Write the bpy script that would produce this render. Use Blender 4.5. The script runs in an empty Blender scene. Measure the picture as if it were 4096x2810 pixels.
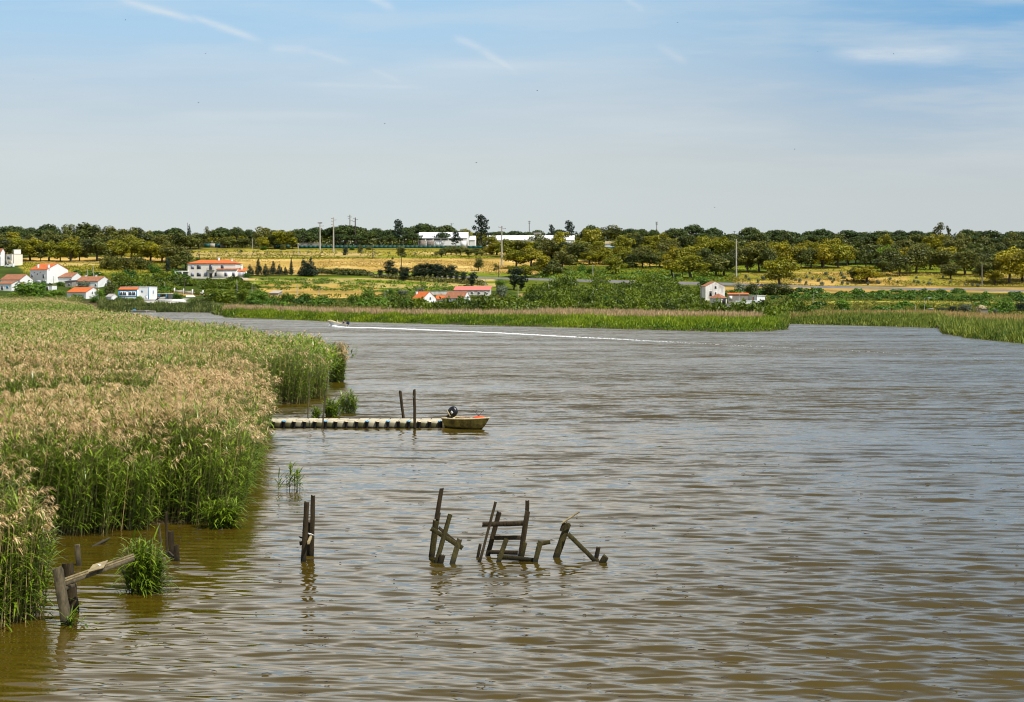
import bpy, math, random
import numpy as np
from mathutils import Vector, Matrix
S = bpy.context.scene
COL = S.collection
R = math.radians
# ------------------------------------------------------------------ survey of the place
F, CX, YH, H = 6826.0, 2048.0, 1180.0, 6.4      # lens, middle, horizon, eye height: turns bearings into metres
WK = H * F
DT = np.array([0, 200, 340, 450, 600, 640, 680, 720, 740, 757, 770, 850, 860, 920, 935, 1000, 1100, 2000, 6000.])
ZT = np.array([.25, .3, .6, 1.0, 2.0, 3.0, 5.4, 9.6, 12.9, 14.7, 16.0, 24.5, 25.3, 30.7, 32.2, 34, 35.5, 38, 40.])
YT = YH - (ZT[1:] - H) * F / DT[1:]
def zb(d): return np.interp(d, DT, ZT)
def G(px, y):
    d = float(np.interp(-y, -YT[:15], DT[1:16])); return Vector(((px - CX) / F * d, d, float(zb(d))))
def Wt(px, y):
    d = WK / (y - YH); return Vector(((px - CX) / F * d, d, 0.0))
def At(px, y, d): return Vector(((px - CX) / F * d, d, H - (y - YH) * d / F))
def sc(d): return F / d
SH = np.array([(-3000, 1255), (380, 1255), (430, 1250), (700, 1250), (845, 1251), (862, 1260), (898, 1264), (903, 1271), (1299, 1286), (1900, 1302), (2500, 1318),
               (2891, 1329), (3060, 1327), (3138, 1319), (3146, 1296), (3614, 1308), (3755, 1313), (3773, 1335), (3879, 1354), (4096, 1375), (4600, 1420), (8000, 1440)], float)
def shore(px): return np.interp(px, SH[:, 0], WK / (SH[:, 1] - YH))
LB = np.array([(43.9, -3000), (44.6, -600), (45, 300), (46.6, 640), (47.3, 890), (49.4, 961), (54.8, 1020), (57.5, 1040), (66, 1065), (75, 1080), (84, 1060), (94, 1000),
               (98.6, 1090), (98.9, 1235), (104.7, 1243), (105, 1303), (110, 1308), (117, 1290), (118.5, 1340), (126, 1366), (130, 1345), (134, 1285), (149, 1100),
               (189, 880), (234, 690), (327, 480), (390, 405), (560, 340), (650, 320)], float)
def ledge(d): return np.where(d < 43.9, -9000, np.interp(d, LB[:, 0], LB[:, 1]))
_dd = np.arange(43.9, 135, .25); _ee = ledge(_dd); _fp = np.arange(-3000, 1367, 4.); _fd = np.array([_dd[np.argmax(_ee > p)] for p in _fp])
def lfront(px): return np.interp(px, _fp, _fd)
def land(px, d):
    far = np.minimum(zb(d), np.clip((d - shore(px)) * .16 - .3, -1.5, None))
    e = np.minimum((ledge(d) - px) / F * d, np.where(d < 135, d - lfront(px), 99))
    left = np.where(d < 660, np.minimum(np.clip(e * .3 - .25, -1.5, .18) + np.clip((d - 200) / 400 * 1.9, 0, 1.9) * np.clip(e / 12, 0, 1), 2.1), -2)
    return np.maximum(far, left)
_nr = np.random.default_rng(5)
_K = _nr.normal(size=(14, 2)); _K /= np.linalg.norm(_K, axis=1)[:, None]; _Q = _nr.uniform(.5, 2.2, 14); _PH = _nr.uniform(0, 6.28, 14)
def wob(x, y, s):                                # smooth noise, about -1..1
    r = 0
    for k, q, p in zip(_K, _Q, _PH): r = r + np.sin((x * k[0] + y * k[1]) * q / s + p)
    return r / 5.0
# ------------------------------------------------------------------ mesh building
class MB:
    def __init__(self): self.V, self.A, self.F, self.M, self.n = [], [], [], [], 0
    def add(self, v, f, m=0, a=.5):
        v = np.asarray(v, float).reshape(-1, 3); f = np.asarray(f, int)
        self.V.append(v); self.A.append(np.broadcast_to(np.asarray(a, float), (len(v),)).copy())
        self.F.append(f + self.n); self.M.append(np.full(len(f), m)); self.n += len(v)
    def build(self, name, mats, parent=None, org=None, smooth=False):
        me = bpy.data.meshes.new(name)
        V = np.concatenate(self.V)
        if org is not None: V = V - np.array(org)
        lt = np.concatenate([np.full(len(f), f.shape[1]) for f in self.F])
        lv = np.concatenate([f.ravel() for f in self.F])
        me.vertices.add(len(V)); me.vertices.foreach_set('co', V.ravel())
        me.loops.add(len(lv)); me.loops.foreach_set('vertex_index', lv)
        me.polygons.add(len(lt)); me.polygons.foreach_set('loop_start', np.concatenate([[0], np.cumsum(lt)[:-1]]))
        me.polygons.foreach_set('material_index', np.concatenate(self.M))
        if smooth: me.polygons.foreach_set('use_smooth', np.ones(len(lt), bool))
        at = me.attributes.new('v', 'FLOAT', 'POINT'); at.data.foreach_set('value', np.concatenate(self.A))
        for m in (mats if isinstance(mats, (list, tuple)) else [mats]): me.materials.append(m)
        me.update(calc_edges=True); me.validate()
        o = bpy.data.objects.new(name, me); COL.objects.link(o)
        if parent is not None: o.parent = parent
        elif org is not None: o.location = org
        return o
def tag(o, label=None, cat=None, group=None, kind=None):
    if label: o['label'] = label
    if cat: o['category'] = cat
    if group: o['group'] = group
    if kind: o['kind'] = kind
    return o
def thing(name, label, cat, loc=(0, 0, 0), rz=0, group=None):
    o = bpy.data.objects.new(name, None); COL.objects.link(o); o.location = loc; o.rotation_euler = (0, 0, rz); o.empty_display_size = .3
    return tag(o, label, cat, group)
KIDS = {}
def copy_tree(o, parent=None):
    c = o.copy(); COL.objects.link(c)
    if parent is not None: c.parent = parent
    for ch in o.children: copy_tree(ch, c)
    return c
BF = np.array([(0, 3, 2, 1), (4, 5, 6, 7), (0, 1, 5, 4), (1, 2, 6, 5), (2, 3, 7, 6), (3, 0, 4, 7)])
def box(mb, c, s, m=0, a=.5, rz=0, rx=0, ry=0):
    v = np.array([(x, y, z) for z in (-.5, .5) for x, y in ((-.5, -.5), (.5, -.5), (.5, .5), (-.5, .5))]) * np.array(s)
    if rx or ry or rz: v = v @ np.array(Matrix.Rotation(rz, 3, 'Z') @ Matrix.Rotation(ry, 3, 'Y') @ Matrix.Rotation(rx, 3, 'X')).T
    mb.add(v + np.array(c), BF, m, a)
def bbox(mb, c, s, b, m=0, a=.5):                # box with chamfered edges
    hx, hy, hz = np.array(s) / 2; rings = []
    for z, k in ((-hz, b), (-hz + b, 0), (hz - b, 0), (hz, b)):
        x, y = hx - k, hy - k; q = b
        rings.append([(-x + q, -y, z), (x - q, -y, z), (x, -y + q, z), (x, y - q, z), (x - q, y, z), (-x + q, y, z), (-x, y - q, z), (-x, -y + q, z)])
    loft(mb, np.array(rings) + np.array(c), m, a)
def loft(mb, rings, m=0, a=.5, caps=True, closed=True):
    rings = np.asarray(rings, float); n, k = rings.shape[:2]; f = []
    for i in range(n - 1):
        for j in range(k if closed else k - 1):
            j2 = (j + 1) % k; f.append((i * k + j, i * k + j2, (i + 1) * k + j2, (i + 1) * k + j))
    v = rings.reshape(-1, 3); mb.add(v, f, m, a)
    if caps:
        for ring, rev in ((rings[0], True), (rings[-1], False)):
            c = ring.mean(0); vv = np.vstack([ring, c]); ff = [(j, (j + 1) % k, k) for j in range(k)]
            mb.add(vv, [t[::-1] for t in ff] if rev else ff, m, a)
def tube(mb, pts, rad, k=7, m=0, a=.5, jit=0, sq=None, rng=random, caps=True, jag=0):
    """a limb, pole or beam through pts; sq=(w,t) makes it a rectangular timber whose wide face looks towards -Y"""
    pts = [Vector(p) for p in pts]; n = len(pts); rings = []
    rad = [rad] * n if not hasattr(rad, '__len__') else rad
    for i, p in enumerate(pts):
        t = (pts[min(i + 1, n - 1)] - pts[max(i - 1, 0)]).normalized()
        ref = Vector((0, 1, 0)) if abs(t.y) < .9 else Vector((1, 0, 0))
        u = t.cross(ref).normalized(); w = u.cross(t).normalized()
        if sq:
            q = rad[i]; ring = [p + u * sx * sq[0] / 2 * q + w * sy * sq[1] / 2 * q for sx, sy in ((-1, -.8), (-.85, -1), (.85, -1), (1, -.8), (1, .8), (.85, 1), (-.85, 1), (-1, .8))]
        else: ring = [p + (u * math.cos(2 * math.pi * j / k) + w * math.sin(2 * math.pi * j / k)) * rad[i] for j in range(k)]
        if jit: ring = [r + Vector((rng.uniform(-1, 1), rng.uniform(-1, 1), rng.uniform(-1, 1))) * jit for r in ring]
        if jag and i == n - 1: ring = [r + t * rng.uniform(-jag, jag * .5) for r in ring]
        rings.append([tuple(r) for r in ring])
    loft(mb, rings, m, a, caps)
def lerp(a, b, n): return [Vector(a).lerp(Vector(b), i / n) for i in range(n + 1)]
def nrm(v): return v / np.maximum(np.linalg.norm(v, axis=-1, keepdims=True), 1e-9)
def ribbons(mb, P, D, L, w, droop, nseg, m, a, prof='leaf', side=None):
    """N bent blades at once: root P, heading D, length L, width w, sagging by droop"""
    N = len(P)
    if N == 0: return
    s = np.linspace(0, 1, nseg + 1)
    if prof == 'leaf': pw = np.sin(np.pi * np.clip(.12 + .88 * s, 0, 1)) ** .7
    elif prof == 'plume': pw = np.sin(np.pi * np.clip(.1 + .8 * s, 0, 1)) ** .8
    else: pw = 1 - .5 * s
    if prof == 'leaf': pw[-1] = .04
    c = P[:, None, :] + D[:, None, :] * (L[:, None] * s)[..., None]
    c[..., 2] -= (droop * L)[:, None] * s ** 2
    if side is None:
        side = np.cross(D, np.array([0, 0, 1.0])); bad = np.linalg.norm(side, axis=1) < .05; side[bad] = (1, 0, 0)
    side = nrm(side)
    off = side[:, None, :] * (w[:, None] * pw / 2)[..., None]
    v = np.stack([c - off, c + off], 2).reshape(-1, 3)
    b = np.arange(N)[:, None, None] * (2 * (nseg + 1)) + np.arange(nseg)[None, :, None] * 2 + np.array([0, 1, 3, 2])[None, None, :]
    mb.add(v, b.reshape(-1, 4), m, np.repeat(np.broadcast_to(np.asarray(a, float), (N,)), 2 * (nseg + 1)))
def cards(mb, C, size, rng, m=0, a=.5, up=.35, asp=1.5, face=None):
    """leaf sprays: small bent quads at points C in every direction"""
    N = len(C); n = rng.normal(size=(N, 3)); n[:, 2] += up; n = nrm(n if face is None else n * .55 + face * 1.15)
    t = nrm(np.cross(n, rng.normal(size=(N, 3)))); b = np.cross(n, t); s = np.broadcast_to(size, (N,))[:, None] * rng.uniform(.6, 1.35, (N, 1))
    p = np.stack([C - t * s * asp / 2, C - b * s / 2 + n * s * .12, C + t * s * asp / 2, C + b * s / 2 + n * s * .12], 1)
    mb.add(p.reshape(-1, 3), np.arange(4 * N).reshape(N, 4), m, np.repeat(np.broadcast_to(np.asarray(a, float), (N,)), 4))
# ------------------------------------------------------------------ materials
def newmat(name):
    m = bpy.data.materials.new(name); m.use_nodes = True; nt = m.node_tree; nt.nodes.clear()
    out = nt.nodes.new('ShaderNodeOutputMaterial'); b = nt.nodes.new('ShaderNodeBsdfPrincipled'); nt.links.new(b.outputs[0], out.inputs[0])
    return m, nt, b, out
def mixc(nt, fac, c1, c2, bt='MIX'):
    x = nt.nodes.new('ShaderNodeMix'); x.data_type = 'RGBA'; x.blend_type = bt
    for i, v in ((0, fac), (6, c1), (7, c2)):
        if isinstance(v, bpy.types.NodeSocket): nt.links.new(v, x.inputs[i])
        else: x.inputs[i].default_value = v if i == 0 else (*v, 1)
    return x.outputs[2]
def mth(nt, op, *a, clamp=False):
    x = nt.nodes.new('ShaderNodeMath'); x.operation = op; x.use_clamp = clamp
    for i, v in enumerate(a):
        if isinstance(v, bpy.types.NodeSocket): nt.links.new(v, x.inputs[i])
        else: x.inputs[i].default_value = v
    return x.outputs[0]
def mrange(nt, v, a, b, c=0, d=1, smooth=False):
    x = nt.nodes.new('ShaderNodeMapRange'); x.interpolation_type = 'SMOOTHSTEP' if smooth else 'LINEAR'
    nt.links.new(v, x.inputs[0])
    for i, q in enumerate((a, b, c, d)): x.inputs[i + 1].default_value = q
    return x.outputs[0]
def noise(nt, scale, det=4, rough=.6, st=(1, 1, 1), co='Object', out=0, vec=None):
    if vec is None:
        tc = nt.nodes.new('ShaderNodeTexCoord'); vec = tc.outputs[co] if co != 'World' else nt.nodes.new('ShaderNodeNewGeometry').outputs['Position']
    mp = nt.nodes.new('ShaderNodeMapping'); mp.inputs[3].default_value = st; nt.links.new(vec, mp.inputs[0])
    n = nt.nodes.new('ShaderNodeTexNoise'); n.inputs['Scale'].default_value = scale; n.inputs['Detail'].default_value = det; n.inputs['Roughness'].default_value = rough
    nt.links.new(mp.outputs[0], n.inputs[0]); return n.outputs[out]
def attr(nt, name='v'):
    a = nt.nodes.new('ShaderNodeAttribute'); a.attribute_name = name; return a.outputs['Fac'] if name != 'col' else a.outputs['Color']
def plain(name, c1, c2=None, rough=.7, scale=3, st=(1, 1, 1), lo=.35, hi=.65, bump=0, spec=.4, metal=0, stain=None, co='Object'):
    """two tones mottled by noise, an optional stained foot (colour, low z, high z) and fine relief"""
    m, nt, b, out = newmat(name); n = noise(nt, scale, 5, .65, st, co)
    c = mixc(nt, mrange(nt, n, lo, hi), c1, c2 or tuple(x * .75 for x in c1))
    if stain:
        tc = nt.nodes.new('ShaderNodeTexCoord'); sp = nt.nodes.new('ShaderNodeSeparateXYZ'); nt.links.new(tc.outputs['Object'], sp.inputs[0])
        zz = mth(nt, 'ADD', sp.outputs[2], mth(nt, 'MULTIPLY', mth(nt, 'SUBTRACT', n, .5), (stain[2] - stain[1]) * 1.6))
        c = mixc(nt, mrange(nt, zz, stain[1], stain[2]), stain[0], c)
    nt.links.new(c, b.inputs['Base Color']); b.inputs['Roughness'].default_value = rough; b.inputs['Specular IOR Level'].default_value = spec; b.inputs['Metallic'].default_value = metal
    if bump:
        bp = nt.nodes.new('ShaderNodeBump'); bp.inputs['Strength'].default_value = 1; bp.inputs['Distance'].default_value = bump
        nt.links.new(noise(nt, scale * 3, 5, .7, st, co), bp.inputs['Height']); nt.links.new(bp.outputs[0], b.inputs['Normal'])
    return m
def leafmat(name, dark, light, trans=.25, rough=.5, tint=.25, spec=.35):
    """leaf colour by the spray's own tone, shifted a little from plant to plant; part of the light comes through"""
    m, nt, b, out = newmat(name); oi = nt.nodes.new('ShaderNodeObjectInfo')
    c = mixc(nt, attr(nt), dark, light)
    hs = nt.nodes.new('ShaderNodeHueSaturation'); nt.links.new(c, hs.inputs['Color'])
    nt.links.new(mrange(nt, oi.outputs['Random'], 0, 1, .5 - .012 * tint * 4, .5 + .03 * tint * 4), hs.inputs['Hue'])
    nt.links.new(mrange(nt, oi.outputs['Random'], 0, 1, 1 + tint, 1 - tint), hs.inputs['Value'])
    c = hs.outputs[0]
    nt.links.new(c, b.inputs['Base Color']); b.inputs['Roughness'].default_value = rough; b.inputs['Specular IOR Level'].default_value = spec
    if trans:
        t = nt.nodes.new('ShaderNodeBsdfTranslucent'); nt.links.new(c, t.inputs[0]); mx = nt.nodes.new('ShaderNodeMixShader'); mx.inputs[0].default_value = trans
        nt.links.new(b.outputs[0], mx.inputs[1]); nt.links.new(t.outputs[0], mx.inputs[2]); nt.links.new(mx.outputs[0], out.inputs[0])
    return m
M = {}
M['reed_leaf'] = leafmat('reed_leaf', (.03, .085, .006), (.29, .40, .025), .3, .36, 0, .5)
M['reed_stem'] = leafmat('reed_stem', (.05, .075, .012), (.50, .36, .14), .1, .6, 0)
M['plume'] = leafmat('reed_plume', (.48, .33, .14), (.92, .71, .42), .35, .9, 0, .1)
M['bank_grass'] = leafmat('bank_grass', (.045, .12, .006), (.30, .38, .015), .3, .5, 0)
M['tan_reed'] = leafmat('tan_reed', (.36, .25, .12), (.66, .49, .27), .25, .9, 0, .1)
M['oak'] = leafmat('oak_leaf', (.06, .065, .006), (.38, .335, .010), .25, .5, .22)
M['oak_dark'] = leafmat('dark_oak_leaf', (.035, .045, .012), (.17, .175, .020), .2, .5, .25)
M['pine'] = leafmat('pine_needle', (.02, .036, .010), (.085, .12, .016), .15, .6, .2)
M['conifer'] = leafmat('conifer_needle', (.010, .022, .012), (.035, .06, .025), .1, .6, .15)
M['shrub'] = leafmat('shrub_leaf', (.03, .075, .006), (.16, .26, .014), .25, .5, .3)
M['bright'] = leafmat('bright_shrub_leaf', (.06, .13, .008), (.24, .36, .025), .3, .5, .1)
M['cane'] = leafmat('cane_leaf', (.045, .07, .006), (.23, .28, .012), .3, .5, .15)
M['olive'] = leafmat('olive_leaf', (.06, .08, .04), (.24, .27, .16), .15, .5, .15)
M['bark'] = plain('bark', (.10, .075, .055), (.05, .038, .03), .9, 1.5)
M['bark_pale'] = plain('bark_pale', (.30, .26, .22), (.12, .09, .07), .9, 1.2)
M['timber'] = plain('wet_timber', (.066, .045, .018), (.016, .011, .004), .8, 5, (3, 3, .5), .3, .7, .02, .3, 0, ((.012, .011, .006), .02, .16))
M['timber_moss'] = plain('mossy_timber', (.072, .058, .012), (.02, .017, .005), .85, 6, (2.5, 2.5, .6), .3, .7, .02, .3, 0, ((.012, .012, .006), .02, .14))
M['timber_grey'] = plain('grey_timber', (.15, .12, .065), (.04, .032, .017), .8, 7, (2, 2, .6), .3, .7, .015, .3, 0, ((.03, .026, .016), -.02, .25))
M['timber_pale'] = plain('pale_timber', (.46, .38, .20), (.24, .18, .09), .75, 7, (1, 1, 1), .3, .7, .01)
M['white_wall'] = plain('white_wall', (.86, .86, .85), (.76, .76, .74), .85, .35)
M['cream_wall'] = plain('cream_wall', (.86, .80, .70), (.78, .71, .61), .85, .3)
M['stained_wall'] = plain('stained_wall', (.74, .70, .66), (.36, .30, .25), .9, .5, (1, 1, .5), .45, .75)
M['grey_wall'] = plain('grey_block_wall', (.34, .31, .27), (.25, .23, .20), .9, 1.2)
M['roof_orange'] = plain('orange_tiles', (.66, .17, .035), (.48, .11, .03), .8, 1.3, (2.5, .6, 1))
M['roof_brown'] = plain('weathered_tiles', (.42, .17, .08), (.22, .10, .06), .85, .9, (2.5, .6, 1))
M['roof_pink'] = plain('pink_sheet_roof', (.72, .20, .16), (.62, .17, .13), .7, .6)
M['roof_white'] = plain('white_sheet_roof', (.90, .91, .93), (.84, .85, .88), .5, .4)
M['glass'] = plain('dark_glass', (.05, .06, .08), (.10, .11, .13), .15, 1)
M['shutter'] = plain('grey_shutter', (.34, .34, .42), (.28, .28, .36), .6, 2)
M['blue'] = plain('blue_paint', (.04, .28, .52), (.03, .22, .44), .5, 2)
M['concrete'] = plain('concrete', (.46, .43, .38), (.36, .33, .29), .9, 1)
M['dark_pole'] = plain('dark_pole_wood', (.08, .065, .055), (.05, .04, .035), .9, 2)
M['green_fence'] = plain('green_sheet', (.008, .085, .075), (.006, .06, .055), .6, .6)
M['asphalt'] = plain('asphalt', (.20, .19, .19), (.15, .145, .145), .9, .4)
M['white'] = plain('white_gloss', (.82, .82, .80), (.72, .72, .69), .4, 2)
M['black'] = plain('black_plastic', (.012, .012, .016), (.02, .02, .026), .35, 4)
M['orange'] = plain('orange_fabric', (.80, .10, .015), (.62, .06, .01), .7, 14)
M['net'] = plain('fishing_net', (.22, .13, .07), (.42, .27, .14), .9, 18)
M['rope'] = plain('rope', (.30, .25, .17), None, .9, 20)
M['metal'] = plain('dull_metal', (.16, .15, .14), (.08, .07, .06), .5, 8, metal=.6)
# ------------------------------------------------------------------ camera, sun, sky
cd = bpy.data.cameras.new('camera'); cam = bpy.data.objects.new('camera', cd); COL.objects.link(cam); S.camera = cam
cam.location = (0, 0, H); cam.rotation_euler = (R(90), 0, 0); cd.sensor_width = 36; cd.lens = 36 * F / 4096
cd.shift_y = -(1405 - YH) / 4096; cd.clip_end = 20000; cd.clip_start = .1
TOSUN = Vector((.42, -.36, .82)).normalized()
ld = bpy.data.lights.new('sun', 'SUN'); sun = bpy.data.objects.new('sun', ld); COL.objects.link(sun)
ld.energy = 4.9; ld.angle = R(.5); ld.color = (1, .95, .87); sun.rotation_euler = TOSUN.to_track_quat('Z', 'Y').to_euler(); sun.location = (30, -20, 80)
w = bpy.data.worlds.new('World'); S.world = w; w.use_nodes = True; nt = w.node_tree; nt.nodes.clear()
out = nt.nodes.new('ShaderNodeOutputWorld'); bg = nt.nodes.new('ShaderNodeBackground'); nt.links.new(bg.outputs[0], out.inputs[0]); bg.inputs[1].default_value = .1
sk = nt.nodes.new('ShaderNodeTexSky'); sk.sky_type = 'NISHITA'; sk.sun_disc = False; sk.sun_elevation = math.asin(TOSUN.z); sk.sun_rotation = math.atan2(TOSUN.x, TOSUN.y)
sk.air_density = 1.2; sk.dust_density = 2.0
tc = nt.nodes.new('ShaderNodeTexCoord'); sp = nt.nodes.new('ShaderNodeSeparateXYZ'); nt.links.new(tc.outputs['Generated'], sp.inputs[0])
gx, gy, gz = sp.outputs
yy = mth(nt, 'MAXIMUM', gy, .05); U = mth(nt, 'DIVIDE', gx, yy); V = mth(nt, 'DIVIDE', gz, yy)
cmb = nt.nodes.new('ShaderNodeCombineXYZ'); nt.links.new(U, cmb.inputs[0]); nt.links.new(V, cmb.inputs[1]); uv = cmb.outputs[0]
# hazy lower sky: pale grey at the horizon, clear blue higher up
rp = nt.nodes.new('ShaderNodeValToRGB'); nt.links.new(mrange(nt, gz, 0, .4), rp.inputs[0]); e = rp.color_ramp.elements
stops = [(0, (.64, .71, .70)), (.09, (.64, .70, .70)), (.19, (.62, .685, .70)), (.285, (.53, .65, .755)), (.37, (.43, .64, .84)), (.435, (.385, .625, .86)), (.47, (.95, .96, .94)), (.53, (1.42, 1.37, 1.27)), (.72, (1.1, 1.06, 1.0)), (1, (.55, .58, .62))]  # last stops: unseen bright band above the view, added to whiten the river
while len(e) < len(stops): e.new(.5)
for el, (p, c) in zip(e, stops): el.position = p; el.color = (*c, 1)
low = rp.outputs[0]
nb = noise(nt, 3.2, 5, .6, (1.2, 9, 1), vec=uv)                                       # broad veils
right = mth(nt, 'MULTIPLY', mrange(nt, U, .04, .31, 0, 1, True), mrange(nt, V, .05, .165, 0, 1, True))
right = mth(nt, 'MULTIPLY', right, mrange(nt, nb, .35, .62, .85, .3))

dim = mrange(nt, U, -.12, .30, 0, .38, True); low = mixc(nt, dim, low, (.48, .51, .535)); low = mixc(nt, right, low, (.10, .38, .72))
veil = mth(nt, 'MULTIPLY', mrange(nt, nb, .45, .72, 0, .42), mrange(nt, V, .03, .09, 0, 1, True)); low = mixc(nt, veil, low, (.70, .76, .80))
n2 = noise(nt, 14, 4, .65, (.6, 3.2, 1), vec=uv); n3 = noise(nt, 60, 4, .7, (.35, 1.6, 1), vec=uv)
wisp = None
for (x0, y0, x1, y1, wd, st) in ((458, -10, 800, 92, 15, .55), (740, 62, 1050, 168, 13, .5), (1085, 195, 1235, 198, 17, .32), (1210, 196, 1400, 255, 12, .28), (1480, 275, 1600, 328, 9, .18),
                                 (1825, 150, 1930, 195, 14, .42), (1915, 190, 2060, 285, 16, .42), (1465, -10, 1570, 32, 15, .4), (3340, 222, 3860, 218, 34, .62), (1180, 336, 1720, 352, 9, .22),
                                 (2640, 190, 2740, 245, 16, .25), (600, 470, 1500, 462, 22, .2), (1560, 270, 2200, 262, 26, .22), (2500, -10, 2570, 40, 12, .25)):
    u0, v0, u1, v1 = (x0 - CX) / F, (YH - y0) / F, (x1 - CX) / F, (YH - y1) / F; L = math.hypot(u1 - u0, v1 - v0); cx_, sx_ = (u1 - u0) / L, (v1 - v0) / L
    du, dv = mth(nt, 'SUBTRACT', U, u0), mth(nt, 'SUBTRACT', V, v0)
    t = mth(nt, 'ADD', mth(nt, 'MULTIPLY', du, cx_), mth(nt, 'MULTIPLY', dv, sx_))
    s = mth(nt, 'SUBTRACT', mth(nt, 'MULTIPLY', dv, cx_), mth(nt, 'MULTIPLY', du, sx_))
    s = mth(nt, 'ADD', s, mth(nt, 'MULTIPLY', mth(nt, 'SUBTRACT', n2, .5), wd * 2.4 / F))
    m1 = mth(nt, 'MULTIPLY', mrange(nt, t, -wd * 2 / F, L * .25, 0, 1, True), mrange(nt, t, L * .75, L + wd * 2 / F, 1, 0, True))
    q = mth(nt, 'POWER', mth(nt, 'DIVIDE', s, wd / F), 2.0); g = mth(nt, 'EXPONENT', mth(nt, 'MULTIPLY', q, -1.0))
    k = mth(nt, 'MULTIPLY', mth(nt, 'MULTIPLY', m1, g), mrange(nt, n3, .3, .7, st * .55, st * 1.1))
    wisp = k if wisp is None else mth(nt, 'MAXIMUM', wisp, k)
wisp = mth(nt, 'MULTIPLY', wisp, mrange(nt, gy, .3, .6))
low = mixc(nt, wisp, low, (.80, .84, .86))
up = mixc(nt, 1.0, low, (10, 10, 10), 'MULTIPLY')
sky = mixc(nt, mrange(nt, gz, .3, .65, .05, .85, True), up, sk.outputs[0])
nt.links.new(sky, bg.inputs[0])
S.view_settings.view_transform = 'Standard'; S.view_settings.look = 'None'; S.view_settings.exposure = 0; S.view_settings.gamma = 1
S.cycles.max_bounces = 6; S.cycles.transparent_max_bounces = 8; S.cycles.use_denoising = True
S.cycles.filter_width = 1.1 if hasattr(S.cycles, 'filter_width') else 1.5
# ------------------------------------------------------------------ terrain
rng = np.random.default_rng(1)
pxs = np.concatenate([[-16000, -8000, -4000, -2500, -1600, -1000, -700, -500], np.arange(-360, 4460, 11.), [4600, 4900, 5500, 6500, 8500, 12000, 20000]])
ds = np.concatenate([np.arange(34, 60, 2.), np.arange(60, 600, 4.), np.arange(600, 940, 1.2), np.arange(940, 1100, 8), [1150, 1250, 1500, 2000, 3000, 4500, 6000]])
PX, D = np.meshgrid(pxs, ds); Z = land(PX, D); X = (PX - CX) / F * D
Z = Z + np.where(D > 640, wob(X, D, 9) * .25, 0)
yi = YH - (zb(D) - H) * F / D                      # where the ground is seen, for the field map
nl = wob(X, D, 22); ns = wob(X * .6, D, 5) ; nf = wob(X * .7, D, 1.9)
gold, straw, olive_, grn, dkg, soil = [np.array(c) for c in ((.55, .36, .095), (.58, .42, .16), (.28, .24, .03), (.145, .185, .012), (.055, .085, .008), (.16, .12, .05))]
C = np.empty(PX.shape + (3,)); C[:] = dkg
def put(mask, c, k=1.0):
    f = np.clip(mask, 0, 1)[..., None] * k; C[:] = C * (1 - f) + c * f
def band(y0, y1, x0=-1e5, x1=1e5, wv=5, wx=30, soft=3):
    yw = yi + nl * wv + ns * wv * .35; xw = PX + nl * wx + ns * wx * .4
    return np.clip((yw - y0) / soft, 0, 1) * np.clip((y1 - yw) / soft, 0, 1) * np.clip((xw - x0) / 12, 0, 1) * np.clip((x1 - xw) / 12, 0, 1)
put(band(0, 1000), olive_ * .7)
put(band(996, 1037, 500, 2200), olive_ * 1.1); put(band(1008, 1030, 700, 1560, 3), straw * .9, .75); put(band(1008, 1024, 1660, 2200, 3), straw, .7)
put(band(1033, 1101, 880, 2160, 2.5), gold); put((nf > .35) * band(1036, 1101, 880, 2160, 2.5), olive_ * 1.1, .55); put((ns > .5) * band(1036, 1101, 880, 2160, 2.5), straw, .7)
put(band(1027, 1035, 900, 2200, 2.5), grn * 1.15); put(band(1088, 1108, 1500, 2120, 3), grn * 1.3)
put(band(1030, 1056, 100, 720, 2), gold * 1.02); put(band(1052, 1092, 60, 720, 4), olive_ * 1.05); put((nl > .2) * band(1054, 1074, 180, 450, 4), straw, .8)
put(band(1088, 1112, 60, 720, 4), grn)
put(band(1106, 1160, 1020, 2000, 4), grn * 1.15); put((ns > .1) * band(1106, 1160, 1020, 2000, 4), straw * .85, .7)
put(band(1112, 1126, 980, 1060, 2), straw); put(band(1138, 1196, 1050, 1500, 3), gold * .95); put((nf > .3) * band(1138, 1190, 1050, 1500), olive_, .6)
put(band(1112, 1260, 2020, 2880, 4), grn * .8); put(band(1172, 1184, 2030, 2180, 2), straw * .8)
put(band(1040, 1068, 2200, 2720, 4), gold * .9); put(band(1062, 1125, 2150, 2900, 4), grn * 1.1); put((nl > 0) * band(1066, 1110, 2150, 2900), dkg * 1.2, .7)
put(band(1060, 1100, 2900, 4200, 4), grn * 1.2); put(band(1066, 1092, 3150, 3500, 4), olive_); put(band(1088, 1146, 2930, 4300, 4), olive_ * 1.1)
put((nl > -.25) * band(1088, 1146, 2930, 3640, 3), gold * .95); put((nl > .35) * band(1100, 1150, 3640, 4300, 3), gold * .85); put((ns > .3) * band(1088, 1146, 2930, 4300), grn, .5)
put(band(1147, 1176, 2860, 4400, 2), gold * .75)
put(band(1172, 1230, 2860, 4400, 3), dkg * 1.2); put(band(1207, 1213, 3160, 4400, 1, 10, 2), olive_ * 1.5); put(band(1213, 1232, 3160, 4400, 2), olive_ * 1.0)
put(band(1165, 1182, 600, 830, 2), gold * .8); put(band(1195, 1218, 540, 760, 1), np.array((.55, .52, .46)))
C *= (1 + .20 * ns + .20 * nf)[..., None]
put((D < 660) & (PX < 420), soil * .6); put((D < shore(PX) + 4) & (PX > 420), soil * .45)
C = np.clip(C, .004, .8)
nr, nc = PX.shape; idx = np.arange(nr * nc).reshape(nr, nc)
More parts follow.
